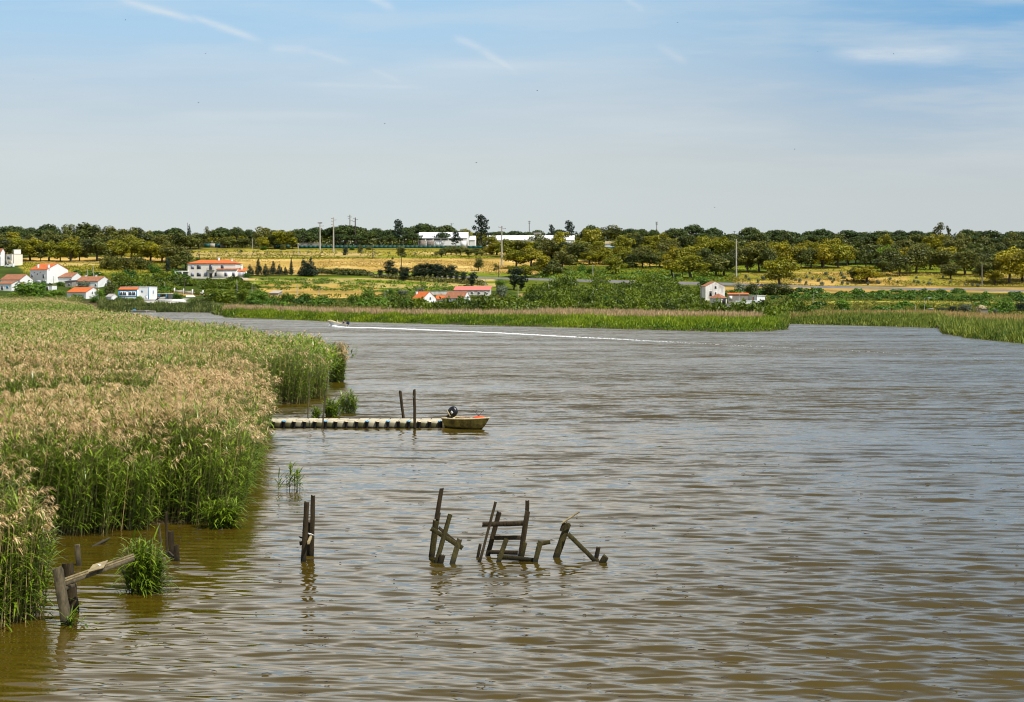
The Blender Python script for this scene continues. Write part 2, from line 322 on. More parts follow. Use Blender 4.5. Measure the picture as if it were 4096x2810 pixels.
mb = MB(); mb.add(np.stack([X, D, Z], -1).reshape(-1, 3), np.stack([idx[:-1, :-1], idx[:-1, 1:], idx[1:, 1:], idx[1:, :-1]], -1).reshape(-1, 4))
m, nt, b, o_ = newmat('fields'); c = attr(nt, 'col'); n = noise(nt, .9, 6, .7, (1, .5, 1))
nt.links.new(mixc(nt, mrange(nt, n, .3, .7, .0, .55), c, mixc(nt, 1.0, c, (.55, .55, .5), 'MULTIPLY')), b.inputs['Base Color']); b.inputs['Roughness'].default_value = .95; b.inputs['Specular IOR Level'].default_value = .1
ter = mb.build('terrain', m, smooth=True); tag(ter, kind='structure')
ca = ter.data.attributes.new('col', 'FLOAT_COLOR', 'POINT'); ca.data.foreach_set('color', np.concatenate([C.reshape(-1, 3), np.ones((nr * nc, 1))], 1).ravel())
# ------------------------------------------------------------------ river
ys = np.arange(2900, 1183, -2.); dw = np.concatenate([[-300, 2, 12, 18, 22], WK / (ys - YH), [4000]])
pw = np.concatenate([[-40000, -14000, -5000, -2500, -1400, -800, -500], np.arange(-300, 4400, 8.), [4600, 5000, 6000, 8000, 18000, 44000]])
PW, DW = np.meshgrid(pw, dw); XW = (PW - CX) / F * np.maximum(DW, 60) if False else (PW - CX) / F * DW
XW[:2] = (PW[:2] - CX) / F * 12
step = np.gradient(np.abs(DW), axis=0); hgt = np.zeros_like(XW); gust = wob(XW * .5, DW * .6, 16); gust2 = wob(XW * .35, DW * .22, 2.2)
rw = np.random.default_rng(8)
for i in range(90):
    lam = .17 * (13 ** rw.uniform(0, 1)); th = rw.normal(.14, .21); k = 2 * np.pi / lam; kx, ky = math.sin(th) * k, math.cos(th) * k
    a = .0225 / k * (1.5 if lam < .42 else 1.05 if lam < .8 else .62)
    amp = a * np.clip(lam / (np.abs(step) * 3.2) - .35, 0, 1) * np.clip(1 + .35 * gust + .3 * gust2, .25, 2)
    hgt += amp * np.sin(kx * XW + ky * DW + rw.uniform(0, 6.28))
calm = np.clip((XW + 13.0) / 7 * .75 + .25, .35, 1); hgt *= np.where(DW < 60, calm, 1)
hgt *= (DW > 20) & (PW > -600) & (PW < 4800)
hgt = hgt + .6 * hgt * np.abs(hgt) / .02 * .3
nr, nc = PW.shape; idx = np.arange(nr * nc).reshape(nr, nc); mb = MB()
mb.add(np.stack([XW, DW, hgt], -1).reshape(-1, 3), np.stack([idx[:-1, :-1], idx[:-1, 1:], idx[1:, 1:], idx[1:, :-1]], -1).reshape(-1, 4))
m, nt, b, o_ = newmat('river_water')
geo = nt.nodes.new('ShaderNodeNewGeometry'); sp = nt.nodes.new('ShaderNodeSeparateXYZ'); nt.links.new(geo.outputs['Position'], sp.inputs[0])
big = noise(nt, .02, 3, .5, (.6, 1, 1), 'World'); mid = noise(nt, .5, 3, .6, (.22, 1, 1), 'World')
nt.links.new(mixc(nt, mrange(nt, big, .35, .65), (.078, .052, .003), (.056, .039, .005)), b.inputs['Base Color'])
b.inputs['IOR'].default_value = 1.55; nt.links.new(mrange(nt, sp.outputs[1], 55, 150, .03, .12), b.inputs['Roughness']); b.inputs['Specular IOR Level'].default_value = .5
c1 = noise(nt, 1.7, 4, .65, (.2, 1, 1), 'World', 1); c2 = noise(nt, 7, 2, .5, (.4, 1, 1), 'World', 1); c3 = noise(nt, .8, 5, .75, (.45, 1, 1), 'World', 1)
def vm(op, a, b_):
    x = nt.nodes.new('ShaderNodeVectorMath'); x.operation = op
    for i, v in enumerate((a, b_)):
        if isinstance(v, bpy.types.NodeSocket): nt.links.new(v, x.inputs[3 if (op == 'SCALE' and i) else i])
        elif op == 'SCALE' and i: x.inputs[3].default_value = v
        else: x.inputs[i].default_value = v
    return x.outputs[0]
def sl(c, amp): return vm('SCALE', vm('MULTIPLY', vm('SUBTRACT', c, (.5, .56, .5)), (.9, 1, 0)), amp)
ruf = mrange(nt, noise(nt, .055, 4, .6, (.35, 1.3, 1), 'World'), .36, .62, .45, 1.25)
A1 = mth(nt, 'MULTIPLY', mrange(nt, sp.outputs[1], 34, 95, .05, 1.1), ruf); A2 = mth(nt, 'MULTIPLY', mrange(nt, sp.outputs[1], 32, 110, .06, .45), ruf); A3 = mth(nt, 'MULTIPLY', mrange(nt, sp.outputs[1], 40, 130, .0, 1.05), ruf)
N = vm('NORMALIZE', vm('ADD', vm('ADD', geo.outputs['Normal'], sl(c3, A3)), vm('ADD', sl(c1, A1), sl(c2, A2))), (0, 0, 0))
nt.links.new(N, b.inputs['Normal'])
river = mb.build('river', m, smooth=True); tag(river, kind='structure')
# ------------------------------------------------------------------ road on the slope
mb = MB(); pts = []
for px, y in ((1380, 1094), (1460, 1099), (1600, 1106), (1800, 1110), (2000, 1116), (2150, 1120), (2500, 1128), (2900, 1137), (3200, 1148), (3500, 1155), (3800, 1160), (4096, 1166), (4600, 1172)): pts.append(G(px, y))
fine = []
for a_, b_ in zip(pts[:-1], pts[1:]): fine += lerp(a_, b_, 12)[:-1]
vv = []
for p in fine:
    for o in (-2.7, 2.7):
        q = p + Vector((0, o, 0)); px = q.x / q.y * F + CX; vv.append((q.x, q.y, float(zb(p.y)) + .55))
    vv.append((p.x, p.y - 3.6, float(zb(p.y - 3.6)) - .5))
n = len(fine); mb.add(vv, [(3 * i, 3 * i + 3, 3 * i + 4, 3 * i + 1) for i in range(n - 1)] + [(3 * i + 2, 3 * i + 5, 3 * i + 3, 3 * i) for i in range(n - 1)])
tag(mb.build('road', M['asphalt']), kind='structure')
# ------------------------------------------------------------------ reeds
def reeds(mb, rng, X, Y, Z, Hh, lod, pp, wind=.16, base=.25, green=1.0, dead=.06):
    """stems with leaves and feathery heads; lod 0 close to the eye, 3 far off. slots: 0 leaf, 1 stem, 2 head"""
    N = len(X)
    if N == 0: return
    P = np.stack([X, Y, Z], 1); az = rng.uniform(0, 6.28, N); ln = np.abs(rng.normal(0, .07, N))
    D = nrm(np.stack([np.cos(az) * ln + wind * rng.uniform(.4, 1.2, N), np.sin(az) * ln, np.ones(N)], 1))
    tone = np.clip(rng.normal(.5, .2, N), 0, 1); isdead = rng.random(N) < dead
    kw = {0: 1, 1: 1.5, 2: 2.6, 3: 5.}[lod]
    sd = nrm(np.stack([np.ones(N), rng.normal(0, .5, N), np.zeros(N)], 1))
    if lod <= 1: ribbons(mb, P, D, Hh * .97, np.full(N, .016 * kw), np.zeros(N), 3, 1, np.where(isdead, .9, tone * .4), 'stem', sd)
    nl = {0: 15, 1: 10, 2: 6, 3: 4}[lod]
    for j in range(nl):
        t = base + (1 - base) * (j + rng.random(N)) / nl * .93
        az = rng.normal(0, 1.0, N) + np.where(rng.random(N) < .38, np.pi, 0)
        el = rng.uniform(.25, 1.15, N)
        Dl = np.stack([np.cos(az) * np.cos(el), np.sin(az) * np.cos(el), np.sin(el)], 1)
        L = rng.uniform(.32, .72, N) * (1 + .25 * (lod >= 2)) * (1.1 - .35 * t)
        keep = (rng.random(N) < .92) & (~isdead | (rng.random(N) < .3))
        at = np.clip(tone * .55 + rng.normal(.28, .17, N) + (t - .5) * .34, 0, 1)
        ribbons(mb, (P + D * (Hh * t)[:, None])[keep], Dl[keep], L[keep], (rng.uniform(.026, .046, N) * kw)[keep], rng.uniform(.1, .75, N)[keep], 3 if lod <= 1 else 2, 0, at[keep])
    hp = rng.random(N) < pp; n = int(hp.sum())
    if n == 0: return
    T = (P + D * (Hh * .95)[:, None])[hp]; Dh = nrm(D[hp] + np.stack([rng.uniform(.2, .9, n), rng.normal(0, .25, n), np.zeros(n)], 1)); pt = np.clip(rng.normal(.5, .25, n), 0, 1)
    ns, wk, lk = {0: (20, .028, .20), 1: (12, .048, .22), 2: (7, .075, .22), 3: (5, .15, .30)}[lod]
    Lp = rng.uniform(.28, .50, n)
    for j in range(ns):
        t = (j + rng.random(n)) / ns
        p0 = T + Dh * (Lp * t)[:, None]; p0[:, 2] -= Lp * .45 * t ** 2
        sp_ = rng.normal(0, .42, (n, 3)); sp_[:, 0] += .35; sp_[:, 2] -= .1 + .5 * t
        ribbons(mb, p0, nrm(Dh * .9 + sp_), lk * rng.uniform(.7, 1.25, n) * (1.15 - .6 * t), np.full(n, wk) * rng.uniform(.7, 1.3, n), rng.uniform(.2, .8, n), 2, 2, np.clip(pt + rng.normal(0, .15, n), 0, 1), 'plume')
RM = [M['reed_leaf'], M['reed_stem'], M['plume']]
rng = np.random.default_rng(21)
mb = MB(); PXMIN = -380
def strata(d0, d1, dens):
    xa, xb = (PXMIN - CX) / F * d1, (1370 - CX) / F * d0 + 6
    n = int((xb - xa) * (d1 - d0) * dens); x = rng.uniform(xa, xb, n); d = rng.uniform(d0, d1, n); px = x / d * F + CX
    e = np.minimum((ledge(d) - px) / F * d, np.where(d < 135, np.where(px < 1366, d - lfront(px), 9), 99)); e = e + .55 * wob(x, d, .9) + .35 * wob(x, d, .35) - .1
    k = (e > 0) & (px > PXMIN) & (d < 640) & (d > 43.5); x, d, px, e = x[k], d[k], px[k], e[k]; return x, d, px, e
for d0, d1, dens, lod in ((44, 52, 46, 0), (52, 62, 40, 0), (62, 80, 30, 1), (80, 110, 21, 1), (110, 150, 11, 2), (150, 220, 6.5, 2), (220, 330, 2.6, 3), (330, 480, 1.3, 3), (480, 642, .9, 3)):
    x, d, px, e = strata(d0, d1, dens)
    edge = (e < 2.6) if d1 < 140 else np.zeros(len(x), bool)
    nz = wob(x, d, 4.0); nz2 = wob(x * .7, d * .35, 11)
    lump = wob(x, d, 1.5); h = 2.78 + .22 * nz + .12 * nz2 + .34 * lump + rng.normal(0, .17, len(x)) + np.clip((d - 330) / 300, 0, .3)
    h *= np.where(edge, .80 + .20 * np.clip(e / 1.1, 0, 1), 1)
    pp = np.clip(.42 - .85 * nz2 - .5 * nz + .22 * lump, .04, .9)
    pp = np.where(e < 1.2, .22, np.where(e < 2.4, np.minimum(pp, .42), pp)) * np.where(d < 62, .68, 1)
    gp = px < 560 + 120 * nz + rng.normal(0, 40, len(x)); gap = (d > 60.5 + .6 * nz) & (d < 78 + .6 * nz2) & gp; face = (d >= 77.4) & (d < 81.5) & gp; edge = edge | face; pp = np.where(face, .25, pp); pp = np.where(gap, .02, pp); h = np.where(gap, h * .5, h)
    pp = np.where((d > 95) & (d < 135) & (e < 5 + nz * 1.5), .10, pp); pp = np.where((d > 84) & (d < 100) & (e < 4) & (px > 840), .12, pp)
    pp = np.where((d > 335) & (d < 420) & (px < 560 + 80 * nz), .06, pp); pp = np.where((d > 128) & (d < 165) & (nz > .1), .25, pp)
    pp = np.where((d > 185) & (d < 215) & (px > 150) & (nz2 > -.2), .30, pp)
    spars = (px > 1000) & (d > 55) & (d < 76); drop = spars & (rng.random(len(x)) > np.clip(.85 - (px - 1000) / 90, .14, 1)); pp = np.where(spars, .5, pp)
    z = np.maximum(land(px, d), -.05)
    thin = ~drop
    for sel, b0 in ((edge & thin, .06), (~edge & thin, .48 if d1 < 110 else .5)):
        reeds(mb, rng, x[sel], d[sel], z[sel], h[sel], lod, pp[sel], base=b0, dead=.08)
bed = mb.build('reed_bed', RM, smooth=True); tag(bed, 'dense bed of plumed reeds filling the near bank on the left', 'reeds', None, 'stuff')
def clump(name, label, px, y, rx, ry, n, h, pp, lod=0, wind=.16, splay=0, base=.06, group=None, seed=3, dead=.08):
    rng = np.random.default_rng(seed); c = Wt(px, y); mb = MB()
    r = np.sqrt(rng.random(n)); a = rng.uniform(0, 6.28, n); x = c.x + r * np.cos(a) * rx; yv = c.y + r * np.sin(a) * ry
    hh = h * (1 - .35 * r ** 2) * rng.uniform(.75, 1.08, n)
    z = np.maximum(land(x / yv * F + CX, yv), 0) * 0 - .08
    if splay:
        for q in range(6):
            k = (a >= q * 1.0472) & (a < (q + 1) * 1.0472); reeds(mb, rng, x[k], yv[k], z[k], hh[k], lod, np.full(k.sum(), pp), wind=splay * math.cos(q * 1.0472 + .5), base=base, dead=dead)
    else: reeds(mb, rng, x, yv, z, hh, lod, np.full(n, pp), wind=wind, base=base, dead=dead)
    return tag(mb.build(name, RM, org=tuple(c), smooth=True), label, 'reeds', group)
clump('reed_clump', 'tall plumed reed clump at the left edge, around the broken jetty', -125, 2470, 1.42, 1.6, 680, 3.2, .17, wind=.10, dead=.30, seed=4)
clump('reed_clump', 'small green reed tussock in the water under the end of the sloping beam', 742 - 60 - 105, 2366, .30, .3, 105, 1.32, 0, splay=.13, seed=5, dead=.25)
clump('reed_clump', 'short grassy tuft at the foot of the leaning jetty post', 296, 2500, .16, .1, 4, .34, 0, splay=.4, seed=6)
clump('reed_clump', 'larger dark reed tuft in the water behind the floating dock', 1390, 1652, .42, .5, 62, 1.35, 0, 1, splay=.15, seed=7)
clump('reed_clump', 'bright reed tuft touching the dock behind the crossed thin poles', 1328, 1668, .34, .3, 55, 1.05, 0, 1, splay=.15, seed=8)
clump('reed_clump', 'tiny reed tuft by the dock between the two thin poles', 1262, 1670, .14, .15, 20, .6, 0, 1, splay=.18, seed=9)
clump('reed_clump', 'sparse stand of young stems in open water off the reed bed', 1160, 1966, .42, .35, 12, 1.15, 0, 0, wind=.03, seed=10, base=.2)
clump('reed_clump', 'fresh green tuft at the waterline in front of the dark reed wall', 885, 2112, .3, .2, 60, .95, .0, 0, splay=.3, seed=11)
clump('reed_clump', 'dark separate reed clump at the far point of the reed bed', 1344, 1528, .55, .9, 240, 3.0, .35, 1, wind=.1, seed=12)
# ------------------------------------------------------------------ marsh on the far bank
BM = [M['bank_grass'], M['tan_reed'], M['plume']]
def marsh(name, label, px0, px1, dfun, n, seed, tone, hfun, mats, m=0, w=(.10, .22)):
    """tussocks of blades over a strip of bank; dfun(px) gives near and far edge"""
    rng = np.random.default_rng(seed); px = rng.uniform(px0, px1, n); lo, hi = dfun(px); d = lo + (hi - lo) * rng.random(n) ** .9
    k = hi > lo + 1; px, d = px[k], d[k]; n = len(px); x = (px - CX) / F * d; z = land(px, d)
    nz = wob(x, d, 2.2); mb = MB(); hh = hfun(px, d, lo[k], nz) * rng.uniform(.72, 1.1, n)
    for j in range(4):
        az = rng.uniform(0, 6.28, n); le = rng.uniform(.05, .65, n)
        D = nrm(np.stack([np.cos(az) * le + .12, np.sin(az) * le - .1, np.ones(n)], 1))
        P = np.stack([x + rng.normal(0, .3, n), d + rng.normal(0, .3, n), z - .05], 1)
        ribbons(mb, P, D, hh * rng.uniform(.6, 1.08, n), rng.uniform(*w, n), rng.uniform(.05, .5, n), 2, m, np.clip(tone + rng.normal(0, .2, n) + .3 * nz + .16 * wob(x, d * .6, 7), 0, 1), 'leaf', nrm(np.stack([np.ones(n), rng.normal(0, .6, n), np.zeros(n)], 1)))
    o = mb.build(name, mats, smooth=True); return tag(o, label, 'reeds', None, 'stuff')
def hgr(px, d, lo, nz): return np.clip(.5 + (d - lo) * .075, .5, 1.75) + .40 * nz + .45 * wob(px / 12., d * .5, 1.3)
marsh('reed_fringe', 'bright green reed fringe along the water of the far marsh', 862, 3138, lambda p: (shore(p) + .3, np.maximum(shore(p) + 24, np.minimum(shore(p) + 34 + 26 * np.clip((p - 1300) / 1200, 0, 1.3), 392 + 20 * (p < 1500)))), 24000, 31, .52, hgr, [M['bank_grass']])
marsh('reed_meadow', 'pinkish tan band of dry reeds behind the green fringe', 900, 3040, lambda p: (np.maximum(shore(p) + 22, np.minimum(shore(p) + 32 + 26 * np.clip((p - 1300) / 1200, 0, 1.3), 390 + 20 * (p < 1500))), np.interp(p, [900, 1100, 1300, 1900, 2300, 3040], [525, 510, 470, 470, 465, 372])), 26000, 32, .5, lambda p, d, lo, nz: 2.5 + .15 * nz, [M['tan_reed']])
marsh('reed_fringe', 'tan and green reed bank along the right shore', 3120, 4420, lambda p: (shore(p) + .3, np.minimum(shore(p) + 75, 400)), 17000, 33, .42, lambda px, d, lo, nz: np.clip(1.3 + (d - lo) * .05, 1.1, 2.3) + .4 * nz, [leafmat('mixed_reed', (.05, .11, .010), (.33, .37, .05), .3, .6, 0)])
marsh('reed_meadow', 'tawny tops of the reeds behind the right shore bank', 3160, 4420, lambda p: (np.minimum(shore(p) + 55, 380), np.minimum(shore(p) + 150, 430)), 13000, 34, .45, lambda p, d, lo, nz: 2.3 + .15 * nz, [leafmat('tawny_reed', (.30, .20, .06), (.62, .44, .17), .25, .8, 0)])
marsh('reed_fringe', 'scrubby green margin of the cove below the village', 395, 900, lambda p: (np.minimum(shore(p) + .5, 640), np.where(p < 850, np.where((p > 570) & (p < 770), 641, 655), 600)), 6000, 35, .4, lambda px, d, lo, nz: 1.8 + .7 * nz + 0 * d, [leafmat('cove_scrub', (.045, .075, .014), (.28, .31, .08), .25, .6, 0)], 0, (.2, .5))
marsh('ground_cover', 'low rough grass between the marsh and the hill foot', 900, 4400, lambda p: (np.maximum(np.minimum(shore(p) + 130, 470), 420), p * 0 + 690), 16000, 36, .35, lambda px, d, lo, nz: .9 + .4 * nz + 0 * d, [leafmat('rough_grass', (.06, .085, .01), (.34, .32, .05), .25, .7, 0)], 0, (.2, .6))
# ------------------------------------------------------------------ trees: a few crowns and trunks of each kind, every tree its own pair of objects
def blobs_cards(mb, rng, blobs, n, size, up=.3, m=0, shell=.55):
    tot = sum((b[3] * b[4] * b[5]) ** .66 for b in blobs)
    for (x, y, z, rx, ry, rz) in blobs:
        k = max(8, int(n * (rx * ry * rz) ** .66 / tot)); d = nrm(rng.normal(size=(k, 3))); r = (shell + (1 - shell) * rng.random((k, 1)) ** .5)
        t0 = rng.normal(.06, .22); C_ = np.array((x, y, z)) + d * r * np.array((rx, ry, rz)) * rng.uniform(.85, 1.12, (k, 1))
        cards(mb, C_, size, rng, m, np.clip(.5 + t0 + rng.normal(0, .13, k), 0, 1), up, face=d * (.8, .8, 1) + (0, 0, .25))
def limbs(mb, rng, base, forks, r0, m=0):
    for pts, a, b in forks: tube(mb, pts, [r0 * (a + (b - a) * i / (len(pts) - 1)) for i in range(len(pts))], 6, m, .5, r0 * .08, rng=random)
KIND = {}
def variant(kind, seed, size=1.0):
    """unit trees about 10 m tall; returns (crown, trunk) mesh data"""
    rng = np.random.default_rng(seed); random.seed(seed); c, t = MB(), MB(); u = rng.uniform
    if kind in ('oak', 'oak_dark', 'round'):
        hub = 3.2 if kind != 'round' else 2.2; B = []
        nb = 15 if kind != 'round' else 11
        for i in range(nb):
            a = i * 2.4 + u(-.3, .3); r = u(.4, 3.7) if kind != 'round' else u(.3, 2.6); z = u(3.2, 8.8) - r * .28
            s = u(1.1, 1.9); B.append((math.cos(a) * r, math.sin(a) * r, z, s * 1.15, s * 1.15, s * .85))
        B.append((0, 0, 5.8, 3.0, 3.0, 2.6)); blobs_cards(c, rng, B, 2300 if kind != 'round' else 1400, .44)
        fk = [([(0, 0, -.6), (u(-.2, .2), 0, 1.2), (u(-.3, .3), u(-.3, .3), hub)], 1, .75)]
        for b in sorted(B, key=lambda b: b[2])[:7]: fk.append(([(fk[0][0][2]), (b[0] * .45, b[1] * .45, hub + (b[2] - hub) * .55), (b[0] * .9, b[1] * .9, b[2])], .6, .18))
        limbs(t, rng, 0, fk, .38)
    elif kind == 'pine':
        B = []
        for i in range(20):
            a = i * 2.4; r = 5.0 * math.sqrt((i + .5) / 20); z = 9.1 - (r / 5.0) ** 2.2 * 2.3 + u(-.2, .2); s = u(1.15, 1.55); B.append((math.cos(a) * r, math.sin(a) * r, z - s * .6, s, s, s * .72))
        for i in range(6): a = i * 1.05 + .4; B.append((math.cos(a) * 3.2, math.sin(a) * 3.2, 6.3 + u(-.3, .3), 1.5, 1.5, .7))
        blobs_cards(c, rng, B, 2800, .42, .5)
        fk = [([(0, 0, -.6), (u(-.2, .2), 0, 3), (u(-.3, .3), 0, 5)], 1, .7)] + [([(0, 0, 4.6), (b[0] * .5, b[1] * .5, 5.8), (b[0] * .85, b[1] * .85, b[2])], .5, .15) for b in B[6:15]]
        limbs(t, rng, 0, fk, .36)
    elif kind == 'tallpine':
        B = []
        for i in range(20):
            z = 3.2 + 6.6 * (i / 19) ** .9; r = u(.5, 1.0) * (3.0 if z < 7 else 2.2) * (1 - max(0, z - 8) / 3.2); a = i * 2.6; s = u(.6, 1.05); B.append((math.cos(a) * r, math.sin(a) * r, z, s * 1.3, s * 1.3, s * .65))
        B.append((0, 0, 6.5, 1.3, 1.3, 2.6)); blobs_cards(c, rng, B, 1300, .36, .3)
        fk = [([(0, 0, -.6), (.1, 0, 4), (u(-.3, .3), 0, 9.3)], 1, .25)] + [([(0, 0, b[2] - .6), (b[0] * .9, b[1] * .9, b[2])], .4, .12) for b in B[::2]]
        limbs(t, rng, 0, fk, .28)
    elif kind == 'conifer':
        B = [(u(-.2, .2), u(-.2, .2), 1.0 + i * .62, max(.25, 2.4 * (1 - i / 14.5) ** .8), max(.25, 2.4 * (1 - i / 14.5) ** .8), .75) for i in range(14)]
        B += [(u(-1.8, 1.8), u(-1.8, 1.8), u(1.2, 4.5), .9, .9, 1.2) for i in range(7)]; blobs_cards(c, rng, B, 1200, .40, -.2, 0, .7)
        limbs(t, rng, 0, [([(0, 0, -.6), (0, 0, 4), (0, 0, 9.3)], 1, .2)], .22)
    elif kind == 'spire':
        B = [(0, 0, .8 + i * .55, max(.15, 1.7 * (1 - i / 16.) * (1 if i % 2 else .62)), max(.15, 1.7 * (1 - i / 16.) * (1 if i % 2 else .62)), .28) for i in range(16)]
        blobs_cards(c, rng, B, 900, .34, -.2, 0, .5); limbs(t, rng, 0, [([(0, 0, -.6), (0, 0, 5), (0, 0, 9.6)], 1, .2)], .2)
    elif kind == 'windswept':
        B = []
        for i in range(14):
            z = 1.2 + 8.2 * i / 13; w = 1.75 * math.sin(math.pi * min(1, .22 + .78 * (1 - i / 13.5))) ** .8 + .15; B.append((.55 * (z / 9) ** 2 + u(-.5, .5) * w, u(-.5, .5) * w, z, w * .8, w * .8, .9))
        blobs_cards(c, rng, B, 1100, .40, .2); limbs(t, rng, 0, [([(0, 0, -.6), (.1, 0, 4), (.6, 0, 8.8)], 1, .2)], .2)
    elif kind == 'lollipop':
        B = [(u(-1.5, 1.5), u(-1.5, 1.5), u(5.6, 9.2), u(.9, 1.4), u(.9, 1.4), u(.9, 1.3)) for i in range(13)]; blobs_cards(c, rng, B, 1000, .36)
        limbs(t, rng, 0, [([(0, 0, -.6), (.05, 0, 3), (0, 0, 7)], 1, .5)], .22)
    elif kind == 'gum':
        B = [(u(-1.7, 1.7), u(-1, 1), u(3.5, 9.4), u(.6, 1.1), u(.6, 1.1), u(.7, 1.2)) for i in range(15)]; blobs_cards(c, rng, B, 800, .34)
        limbs(t, rng, 0, [([(0, 0, -.6), (.1, 0, 4), (.2, 0, 9)], 1, .3), ([(.1, 0, 4), (-1, 0, 7.5)], .6, .2), ([(.1, 0, 4.5), (1.2, 0, 8)], .6, .2)], .2)
    elif kind == 'bush':
        B = [(u(-2.9, 2.9), u(-2, 2), u(2.4, 6.6), u(1.6, 2.5), u(1.6, 2.5), u(1.6, 2.6)) for i in range(14)] + [(u(-3, 3), u(-2, 2), 1.6, 2.2, 2.2, 1.9) for i in range(4)]; blobs_cards(c, rng, B, 1300, .55, .3)
        limbs(t, rng, 0, [([(0, 0, -.8), (u(-.5, .5), 0, 2.2), (u(-1, 1), 0, 5)], 1, .4)], .3)
    return c, t
TCOL = {'oak': 'oak', 'oak_dark': 'oak_dark', 'round': 'oak', 'pine': 'pine', 'tallpine': 'conifer', 'conifer': 'conifer', 'spire': 'conifer', 'windswept': 'conifer', 'lollipop': 'oak_dark', 'gum': 'oak_dark', 'bush': 'shrub'}
def proto(kind, leaf):
    key = (kind, leaf)
    if key not in KIND: KIND[key] = []
    return KIND[key]
NVAR = {'oak': 6, 'oak_dark': 6, 'pine': 6, 'windswept': 4, 'round': 4, 'bush': 5, 'conifer': 3}
trng = random.Random(77); TREES = []
NAMEOF = {'oak': 'cork_oak', 'oak_dark': 'cork_oak', 'round': 'orchard_tree', 'pine': 'stone_pine', 'tallpine': 'maritime_pine', 'conifer': 'conifer', 'spire': 'conifer', 'windswept': 'windswept_tree', 'lollipop': 'field_tree', 'gum': 'slender_tree', 'bush': 'shrub'}
WID = {'oak': 7.6, 'oak_dark': 7.6, 'round': 6.4, 'pine': 9.6, 'tallpine': 5.6, 'conifer': 4.6, 'spire': 3.2, 'windswept': 3.5, 'lollipop': 4.2, 'gum': 4.0, 'bush': 8.2}
def tree(kind, px, top, base, wpx, label=None, leaf=None, d=None, cat=None, group=None, row=None, look=None):
    """a tree seen at bearing px, its top and foot at those heights, wpx wide"""
    leaf = leaf or TCOL[kind]; pool = proto(kind, leaf); nv = NVAR.get(kind, 1)
    if d is None: p = G(px, base)
    else: p = Vector(((px - CX) / F * d, d, float(zb(d))))
    d = p.y; ht = (H - (top - YH) * d / F) - p.z; ht = max(ht, .8); wm = wpx * d / F
    nm = NAMEOF[kind]
    if len(pool) < nv:
        c, t = variant(kind, 100 + 17 * len(pool) + sum(map(ord, kind))); r = thing(nm, None, None)
        co = c.build('crown' if kind != 'bush' else 'foliage', M[leaf], r); to = t.build('trunk' if kind != 'bush' else 'stem', M['bark'], r); pool.append(r)
    else: r = copy_tree(pool[trng.randrange(len(pool))])
    r.location = (p.x, p.y, float(land(px, d)) - .05); s = ht / (9.6 if kind != 'bush' else 8.6); k = wm / WID[kind]
    r.scale = (k, k * .9 if wm < 14 else k * .75, s); r.rotation_euler = (0, 0, trng.uniform(0, 6.28) if kind not in ('windswept',) else trng.uniform(-.4, .4))
    r['category'] = cat or ('shrub' if kind == 'bush' else 'tree')
    for key in ('label', 'group'):
        if key in r.keys(): del r[key]
    if label: r['label'] = label
    if group: r['group'] = group
    TREES.append(dict(o=r, px=px, kind=kind, row=row, label=label, look=look, ht=ht, base=base, d=d)); return r
# skyline of umbrella pines: bearing, top, width
d_sky = 965
for px, top, w_ in ((-150, 900, 100), (-60, 905, 90), (20, 903, 80), (54, 899, 100), (126, 906, 50), (193, 893, 100), (633, 918, 60), (699, 908, 78), (889, 906, 80), (946, 905, 56), (862, 915, 60), (995, 915, 52), (1094, 918, 48), (1127, 917, 50),
                    (1202, 912, 100), (1263, 906, 80), (1330, 906, 80), (1380, 897, 150), (1430, 905, 90), (1475, 917, 90), (1505, 909, 66), (1552, 915, 60), (1619, 905, 66), (1694, 890, 110), (1781, 897, 114), (2002, 923, 66), (2059, 921, 80), (1975, 925, 50),
                    (2110, 925, 60), (2149, 917, 58), (2235, 915, 60), (2260, 925, 80), (2366, 897, 72), (2520, 911, 66), (2563, 912, 66), (2614, 915, 56), (2773, 894, 88), (2852, 908, 72), (2999, 905, 94), (3087, 918, 60), (3037, 926, 80), (3119, 917, 112), (3170, 925, 70),
                    (3234, 921, 50), (3285, 913, 86), (3339, 932, 80), (3393, 917, 108), (3450, 925, 70), (3529, 921, 110), (3598, 918, 60), (3662, 920, 74), (3720, 926, 60), (3869, 914, 74), (3916, 921, 60), (3960, 919, 106), (4052, 921, 74), (4110, 922, 90), (4180, 918, 90), (4260, 922, 90)):
    tree('pine', px, top, 0, w_ * 1.06, d=d_sky + trng.uniform(-12, 45), row='sky')
for px, top, w_ in ((30, 925, 90), (180, 915, 150), (75, 920, 80), (1230, 926, 90), (1360, 933, 80), (1470, 924, 110), (1420, 938, 90), (1560, 938, 80), (1772, 927, 76), (1650, 930, 80), (2656, 936, 76), (2701, 909, 88), (2813, 930, 124), (2895, 938, 70), (2930, 933, 90), (3026, 933, 118), (3135, 938, 90),
                    (3200, 955, 70), (3257, 938, 124), (3440, 943, 80), (3474, 932, 90), (3535, 940, 104), (3590, 940, 70), (3638, 938, 74), (3953, 950, 80), (4031, 940, 84), (3880, 940, 80), (1250, 940, 70), (4110, 940, 90)):
    tree('pine', px, top, 0, w_ * 1.04, d=942 + trng.uniform(-4, 10), row='low')
